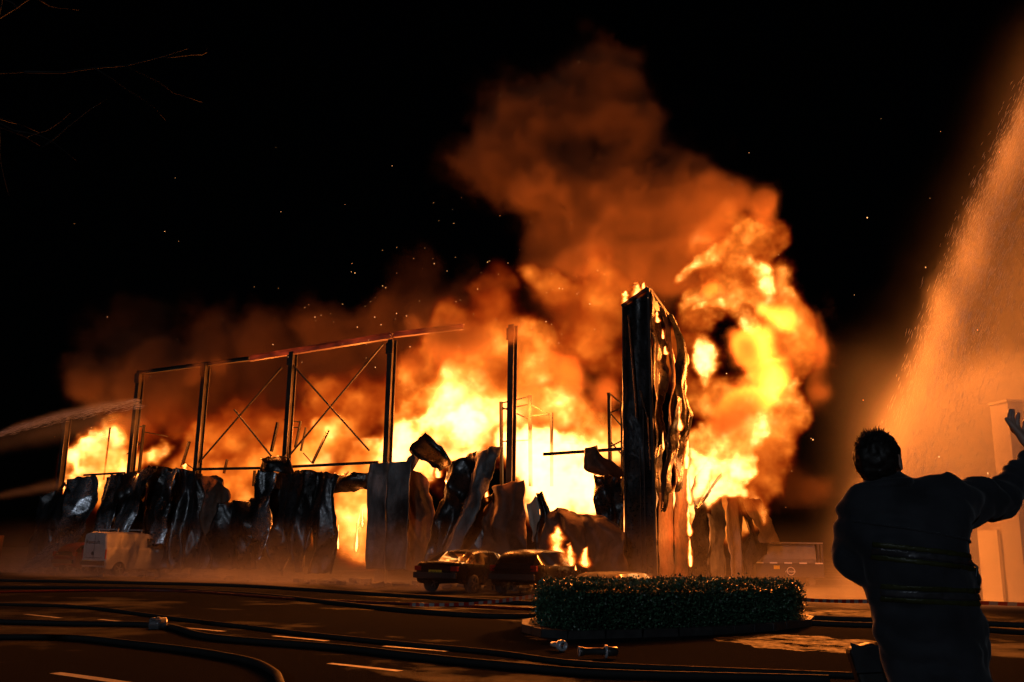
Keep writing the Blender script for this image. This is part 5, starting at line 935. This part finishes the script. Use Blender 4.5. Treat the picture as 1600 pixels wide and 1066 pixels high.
# low smoke creeping over the forecourt
mn, mx = (-37, -9, .02), (12, .2, 2.6)
n, size, (X, Y, Z) = grid(mn, mx, .25)
tex = fbm(n, size, 3.0, 5, R2, .6); t2 = fbm(n, size, 8, 3, R2, .6)
d = np.exp(-Z / (.45 + .45 * np.clip(t2 + .2, 0, 1))) * np.clip(.45 + tex * 1.4, 0, 1.3) * sst(Y, -8.5 + 2 * t2, -4) * (1 - sst(Y, -.6, .1)) * (1 - .55 * sst(X, -1, 3)) * sst(X, -37, -33) * (1 - .62 * np.exp(-((X + 3.5) / 4.2) ** 2)) * (1 - sst(X, 9, 12)) * (1 - sst(Z, 1.8, 2.6))
o = volume('ground_smoke', d, mn, mx, smoke_mat('low_smoke', .36, (.8, .74, .68)), FM)
tag(o, 'thin smoke creeping low over the forecourt before the facade', None, None, 'stuff')
# water jets from the left
mn, mx = (-31, 44, 1.0), (-16, 50, 10.5)
n, size, (X, Y, Z) = grid(mn, mx, .11)
wj = warpf(n, size, 1.2, .12, R2); tex = fbm(n, size, 1.0, 4, R2, .6)
up = [([(-26.27, 47.00, 6.34, 0.127), (-24.15, 47.00, 7.14, 0.159), (-22.30, 47.00, 7.68, 0.192), (-20.74, 47.00, 8.06, 0.192), (-19.02, 47.00, 8.41, 0.16)], 1.2)]
vl = [([(-26.22, 47.00, 5.96, 0.317), (-23.45, 47.00, 6.70, 0.445), (-20.34, 47.00, 7.33, 0.574), (-18.59, 47.00, 7.35, 0.51)], .07)]
lo = [([(-25.87, 47.00, 3.40, 0.125), (-24.05, 47.00, 3.86, 0.157), (-22.21, 47.00, 4.23, 0.251)], .22)]
d = 0
for l_, kk in ((up, .8), (vl, .6), (lo, .6)):
    e_, w_ = blobs(X, Y, Z, l_, wj, kk); d = d + np.clip(e_ * (1 + .9 * tex), 0, 1) * w_
d *= (1 - sst(X, mx[0] - 1, mx[0])) * sst(X, mn[0], mn[0] + .3)
o = volume('water_jet', np.clip(d, 0, 1.2), mn, mx, smoke_mat('jet_water', 2.2, (.95, .93, .9)), I4)
tag(o, 'two jets of water arching in from the left over the wreckage', None, None, 'stuff')
# one tongue of flame, copied
mn, mx = (-.6, -.6, 0), (.6, .6, 2.0)
n, size, (X, Y, Z) = grid(mn, mx, .045)
M_TONGUE = flame_mat('flame_tongue', 9, 1.3, 1.5)
protos = []
for k in range(3):
    w3 = [fbm(n, size, .7, 4, R2, .6) * .34 * np.clip(Z * 1.2 + .25, 0, 1) for _ in range(2)]; tx = fbm(n, size, .5, 4, R2, .6)
    rr_ = .36 * np.sqrt(np.clip(Z / .3, 0, 1)) * np.clip(1 - Z / (1.9 - .15 * k), 0, 1) ** .8 + .01
    q = np.sqrt((X + w3[0]) ** 2 + (Y + w3[1]) ** 2) / rr_
    d = np.clip(1.35 - q, 0, 1) * (1.0 + .5 * tx) * (1 - sst(Z, 1.5, 1.98)) * sst(Z, 0, .08)
    me_o = volume('flame', np.clip(d, 0, 1), mn, mx, M_TONGUE, Matrix.Translation((0, 0, -50))); protos.append(me_o)
FL = [((-2.15, -3.20, 0.805), 1.5, 1.35, 0, 0, 'bright flame on the back of the burnt car, beside the hatchback'), ((-1.79, -3.20, 0.854), .7, .8, 1, 0, 'small side flame right of the bright flame on the burnt car'), ((-1.37, -3.00, 0.82), .9, .8, 2, 12, 'small flame in front of the brown heap'),
      ((-1.01, -3.60, 0.311), .55, .4, 1, 0, 'low flame on the ground left of the tower'), ((-1.58, -3.20, 0.735), .16, .2, 2, 0, 'tiny flame beneath the burnt car'),
      ((-1.09, 0.15, 10.41), .9, .65, 0, 0, 'flame on the left end of the tower top'), ((-0.642, 0.15, 10.61), 1.0, .75, 1, 0, 'flame in the middle of the tower top'), ((-0.355, 0.15, 10.77), .7, .6, 2, 0, 'flame just left of the tower peak'),
      ((0.25, -0.144, 9.58), .4, .45, 0, 0, 'flame high on the tower side edge'), ((0.25, 0.333, 9.07), .22, .4, 1, 0, 'second flame down the tower side edge'), ((0.25, 0.622, 8.52), .5, .4, 2, 0, 'third flame down the tower side edge'),
      ((0.7, 0.692, 5.65), .5, 1.0, 0, 0, 'tall flame licking out of the torn tower side'), ((0.7, 1.19, 4.30), .5, 1.3, 1, 6, 'long flame below the curled grey sheet'), ((0.5, 2.04, 3.04), .6, 1.5, 2, 0, 'flame pouring out between tower and dark panel'),
      ((0.5, 1.96, 1.92), .45, 1.1, 0, 0, 'narrow flame beneath the one between tower and dark panel'), ((0.5, 1.94, 0.826), .35, 1.2, 1, 0, 'lowest narrow flame between tower and dark panel'), ((0.6, -0.727, 4.82), .2, .8, 2, 0, 'flame at the dark seam of the tower side'),
      ((-13.35, -0.2, 1.13), .36, 1.75, 0, 4, 'tall thin flame in the opening between the draped panels'), ((-14.42, -0.1, 1.27), .24, 1.3, 1, -2, 'thin flame at the left side of the opening'), ((-13.24, -8.88e-16, 2.19), .3, 1.0, 2, 0, 'flame at the right side of the opening'),
      ((-8.99, 4.44e-15, 3.76), .16, .7, 0, 0, 'thin drip of flame behind the tilted dark panel'), ((-9.52, 0.1, 4.19), .7, .8, 1, 0, 'flame under the tilted dark panel'), ((-7.04, -2.66e-15, 3.17), .4, 1.3, 2, -8, 'flame along the edge of the big curved sheet'),
      ((-33.11, -0.3, 3.89), .35, .5, 0, -8, 'small flame at the top of the left silver panel'), ((-26.60, -0.3, 4.98), .2, .2, 1, 0, 'tiny flame under the silver arch'), ((-20.41, -0.2, 3.10), .2, .2, 2, 0, 'tiny flame in the low dark wreckage'), ((-24.59, 0.2, 4.83), .8, .5, 0, 0, 'flame just behind the crest of the dark panels'),
      ((-1.19, -0.1, 1.87), .16, 1.6, 1, 0, 'thin upright flame at the left foot of the tower'), ((-4.36, -0.3, 2.20), .3, 1.4, 2, 4, 'thin flame beside the pale flap'), ((0.35, 6.92, 4.32), .9, 1.1, 0, 0, 'flame over the top of the brown strips')]
for p, w_, h_, k, tilt, lb in FL:
    o = protos[k].copy(); COL.objects.link(o); o.name = 'flame'
    o.matrix_world = FM @ Matrix.Translation(p) @ Matrix.Rotation(rad(tilt), 4, 'Y') @ Matrix.Diagonal((w_, w_, h_ / 1.9 * 1.15, 1))
    tag(o, lb, 'flame', 'small flames licking the wreckage')
for o in protos: bpy.data.objects.remove(o)
# sparks
for p, e in (((0.9, 0.773, 4.26), 120), ((0.8, 1.26, 1.91), 130), ((-13.49, -0.3, 2.34), 200), ((-2.00, -3.30, 1.22), 60), ((-9.12, -0.2, 4.05), 150), ((-0.842, 0.2, 10.85), 120)): flame_light(p, e / .36)
sp = MB(); rs = random.Random(4)
def spark(p, r_): sp.add([(p[0] + r_, p[1], p[2]), (p[0] - r_, p[1], p[2]), (p[0], p[1] + r_, p[2]), (p[0], p[1] - r_, p[2]), (p[0], p[1], p[2] + r_ * 1.4), (p[0], p[1], p[2] - r_ * 1.4)],
                     [(0, 2, 4), (2, 1, 4), (1, 3, 4), (3, 0, 4), (2, 0, 5), (1, 2, 5), (3, 1, 5), (0, 3, 5)])
for k in range(150):
    x = rs.gauss(-9, 6.5) if k % 3 else rs.uniform(-34, 12); y = rs.uniform(-2.5, .2); z = 9 + abs(rs.gauss(0, 3.2)) if k % 3 else rs.uniform(5, 20)
    if x > 8: z = rs.uniform(3, 16)
    spark(W((x, y, z)), rs.choice((.006, .008, .010, .016)))
for k in range(14): spark(W((rs.uniform(4, 11), rs.uniform(-2, 3), rs.uniform(2, 13))), rs.choice((.008, .011, .020)))
o = sp.build('sparks', glow('spark_glow', (1, .42, .14), 3)); tag(o, 'glowing sparks drifting over the burning warehouse', None, None, 'stuff')
